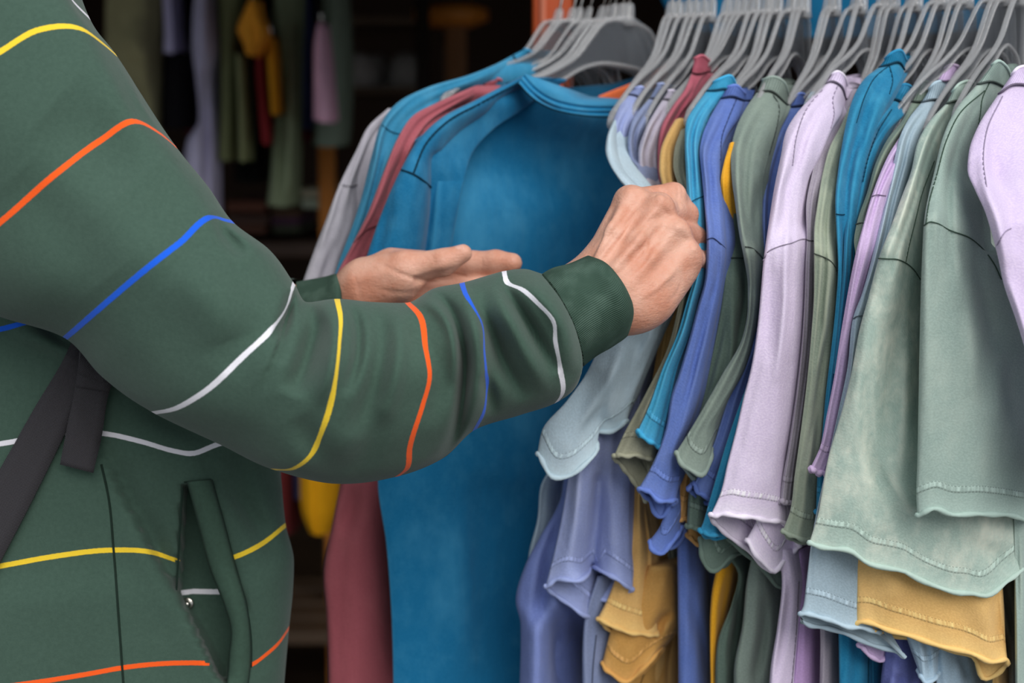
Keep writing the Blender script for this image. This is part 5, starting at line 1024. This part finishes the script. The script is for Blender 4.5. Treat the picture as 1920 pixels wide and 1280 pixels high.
# wooden leg of a shelf and the low shelf of folded clothes
M_oak = plain('amber_wood', (196, 120, 40), .5, var=.2, scale=8)
sh = root('shelf_table', (-.30, 3.3, 0), 'low dark display table with amber legs behind the left cluster', 'table')
zt = P(500, 440, 3.3)[2]
bevbox('tabletop', (-.50, 3.35, zt-.02), (.86, .5, .035), plain('dark_board', (60, 42, 32), .6), sh)
for x, y, z in ((-.425+.02, 3.14, P(628, 262, 3.14)[2]), (-.9, 3.14, zt-.03), (-.9, 3.56, zt-.03), (-.12, 3.56, zt-.03)): bevbox('leg', (x, y, z/2), (.036, .036, z), M_oak, sh)
def folded(label, x0, x1, y0, y1, Y, col):
    a, b_ = P(x0, y1, Y), P(x1, y0, Y); c = (a+b_)/2; n_ = max(1, int(round((b_[2]-a[2])/.022)))
    r_ = root('folded_clothes', (c[0], c[1]+.12, a[2]), label, 'clothes', 'folded clothes on the display table')
    for i in range(n_): bevbox('layer', (c[0]+rng.uniform(-.005, .005), c[1]+.12, a[2]+(i+.5)*(b_[2]-a[2])/n_), (b_[0]-a[0], .24, (b_[2]-a[2])/n_*.96), plain('folded_cloth', tuple(max(0, v+int(rng.uniform(-18, 18))) for v in col), .95), r_, .008)
folded('pale pile of folded clothes on the dark display table', 562, 610, 352, 392, 3.22, (196, 186, 176))
folded('brownish red stack of folded clothes on the display table', 424, 500, 376, 400, 3.22, (130, 80, 76))
folded('dark grey stack of folded clothes in the middle of the display table', 505, 560, 392, 438, 3.22, (88, 76, 74))
folded('dusky stack of folded clothes at the left of the display table', 424, 502, 404, 440, 3.22, (96, 74, 72))
# low rack: clothes seen under the arm
LGp = 'clothes on the low rack seen under the arm'
g2('dark maroon garment low behind the sweatshirt, seen under the arm', 'garment', (110, 46, 50), 2.5, ['510,700 528,700 546,700', '508,900 528,900 548,900', '510,1000 530,1004 550,1000'], group=LGp)
g2('small blue garment low between maroon and yellow ones', 'garment', (84, 96, 150), 2.55, ['548,740 568,740 586,740', '548,860 568,860 588,860', '550,936 570,938 590,934'], group=LGp)
g2('golden yellow garment low beside the maroon shirt body', 'garment', (224, 160, 20), 2.45, ['566,760 596,760 628,760', '562,900 596,900 632,900', '566,960 596,962 630,958', '582,1000 600,1004 618,998'], group=LGp)
zl = P(560, 680, 2.55)[2]
r = root('clothes_rail', (-.40, 2.55, 0), 'low clothes rail behind the arm of the shopper', 'rail')
V, F = tube([(-.75, 2.55, zl), (-.4, 2.55, zl), (-.12, 2.55, zl)], .012, n=10); mk('bar', V, F, M_dk, r)
for x in (-.75, -.12): V, F = tube([(x, 2.55, 0), (x, 2.55, zl)], .012, n=10); mk('upright', V, F, M_dk, r)
# wooden pallet-like step on the floor
st_ = root('wooden_step', (-.55, 3.05, 0), 'low brown wooden step on the shop floor seen under the arm', 'step')
zs_ = P(570, 1175, 3.0)[2]
for i in range(4): bevbox('board', (-.50, 2.97+i*.10, max(.03, zs_)), (1.0, .09, .028), M_floor, st_, .004)
for x in (-.9, -.1): bevbox('runner', (x, 3.12, max(.03, zs_)/2-.007), (.05, .38, max(.03, zs_)-.014), M_floor, st_, .004)
# round hanging lamp-like wooden top on a post
ht = root('display_stand', (*P(850, 28, 3.4)[:2], 0), 'wooden display stand with round amber top, dim behind the shirts', 'stand')
c = P(845, 28, 3.4)
V, F = tube([c+[0, 0, -.028], c+[0, 0, -.012], c+[0, 0, .012], c+[0, 0, .024]], [.05, .088, .088, .05], n=28); mk('round_top', V, F, M_oak, ht)
bevbox('post', (c[0]+.012, c[1], (c[2]-.02)/2), (.05, .05, c[2]-.02), plain('brown_wood', (120, 76, 34), .5), ht)
V, F = tube([(c[0]+.012, c[1], 0), (c[0]+.012, c[1], .03)], .18, n=24); mk('base', V, F, plain('brown_wood', (120, 76, 34), .5), ht)
# shelf with pale round goods
sf = root('wall_shelf', (*P(720, 150, 3.9)[:2], P(720, 300, 3.9)[2]), 'dim brown shelf unit holding pale round hats', 'shelf')
a = P(720, 170, 3.9)
bevbox('board', (a[0], a[1]+.1, a[2]), (.34, .3, .02), M_floor, sf); bevbox('board', (a[0], a[1]+.1, P(720, 40, 3.9)[2]), (.34, .3, .02), M_floor, sf)
for s in (-1, 1): bevbox('side', (a[0]+s*.17, a[1]+.1, P(720, 640, 3.9)[2]), (.018, .3, 2*P(720, 640, 3.9)[2]), M_floor, sf)
def hat(label, px, py, Y, col, r_=.055):
    c = P(px, py, Y); zb = P(720, 170, 3.9)[2]+.0105
    r0 = root('hat', (c[0], c[1], zb), label, 'hat', 'pale hats on the dim shelf'); mt_ = plain('felt', col, .95)
    z = zb; V, F = tube([(c[0], c[1], z), (c[0], c[1], z+.008)], [r_*1.25, r_*1.2], n=24); mk('brim', V, F, mt_, r0)
    V, F = tube([(c[0], c[1], z+.006), (c[0], c[1], z+.04), (c[0], c[1], z+.075), (c[0], c[1], z+.09)], [r_*.85, r_*.82, r_*.7, r_*.3], n=24); mk('crown', V, F, mt_, r0)
hat('pale grey hat on the left of the dim shelf', 676, 140, 3.92, (150, 144, 140)); hat('pale grey-white hat in the middle of the dim shelf', 706, 92, 4.0, (176, 172, 168)); hat('grey hat on the right of the dim shelf', 762, 90, 3.92, (130, 126, 122))
# dark teal cloth hung high behind the right row
garment('dark teal garment hung high behind the right row of hangers', 'garment', (18, 92, 130), 1.80, ['1236,-260 1400,-280 1560,-260', '1228,-120 1400,-120 1860,-120', '1230,-30 1400,-30 1860,-30', '1250,22 1330,40 1560,48 1850,40', '1262,46 1340,62 1560,68 1840,56'], group='cloth behind the right row', b=.03, bv=.05, folds=[('1330,-100 1380,60', 30, .02), ('1500,-100 1520,60', 30, -.02)])
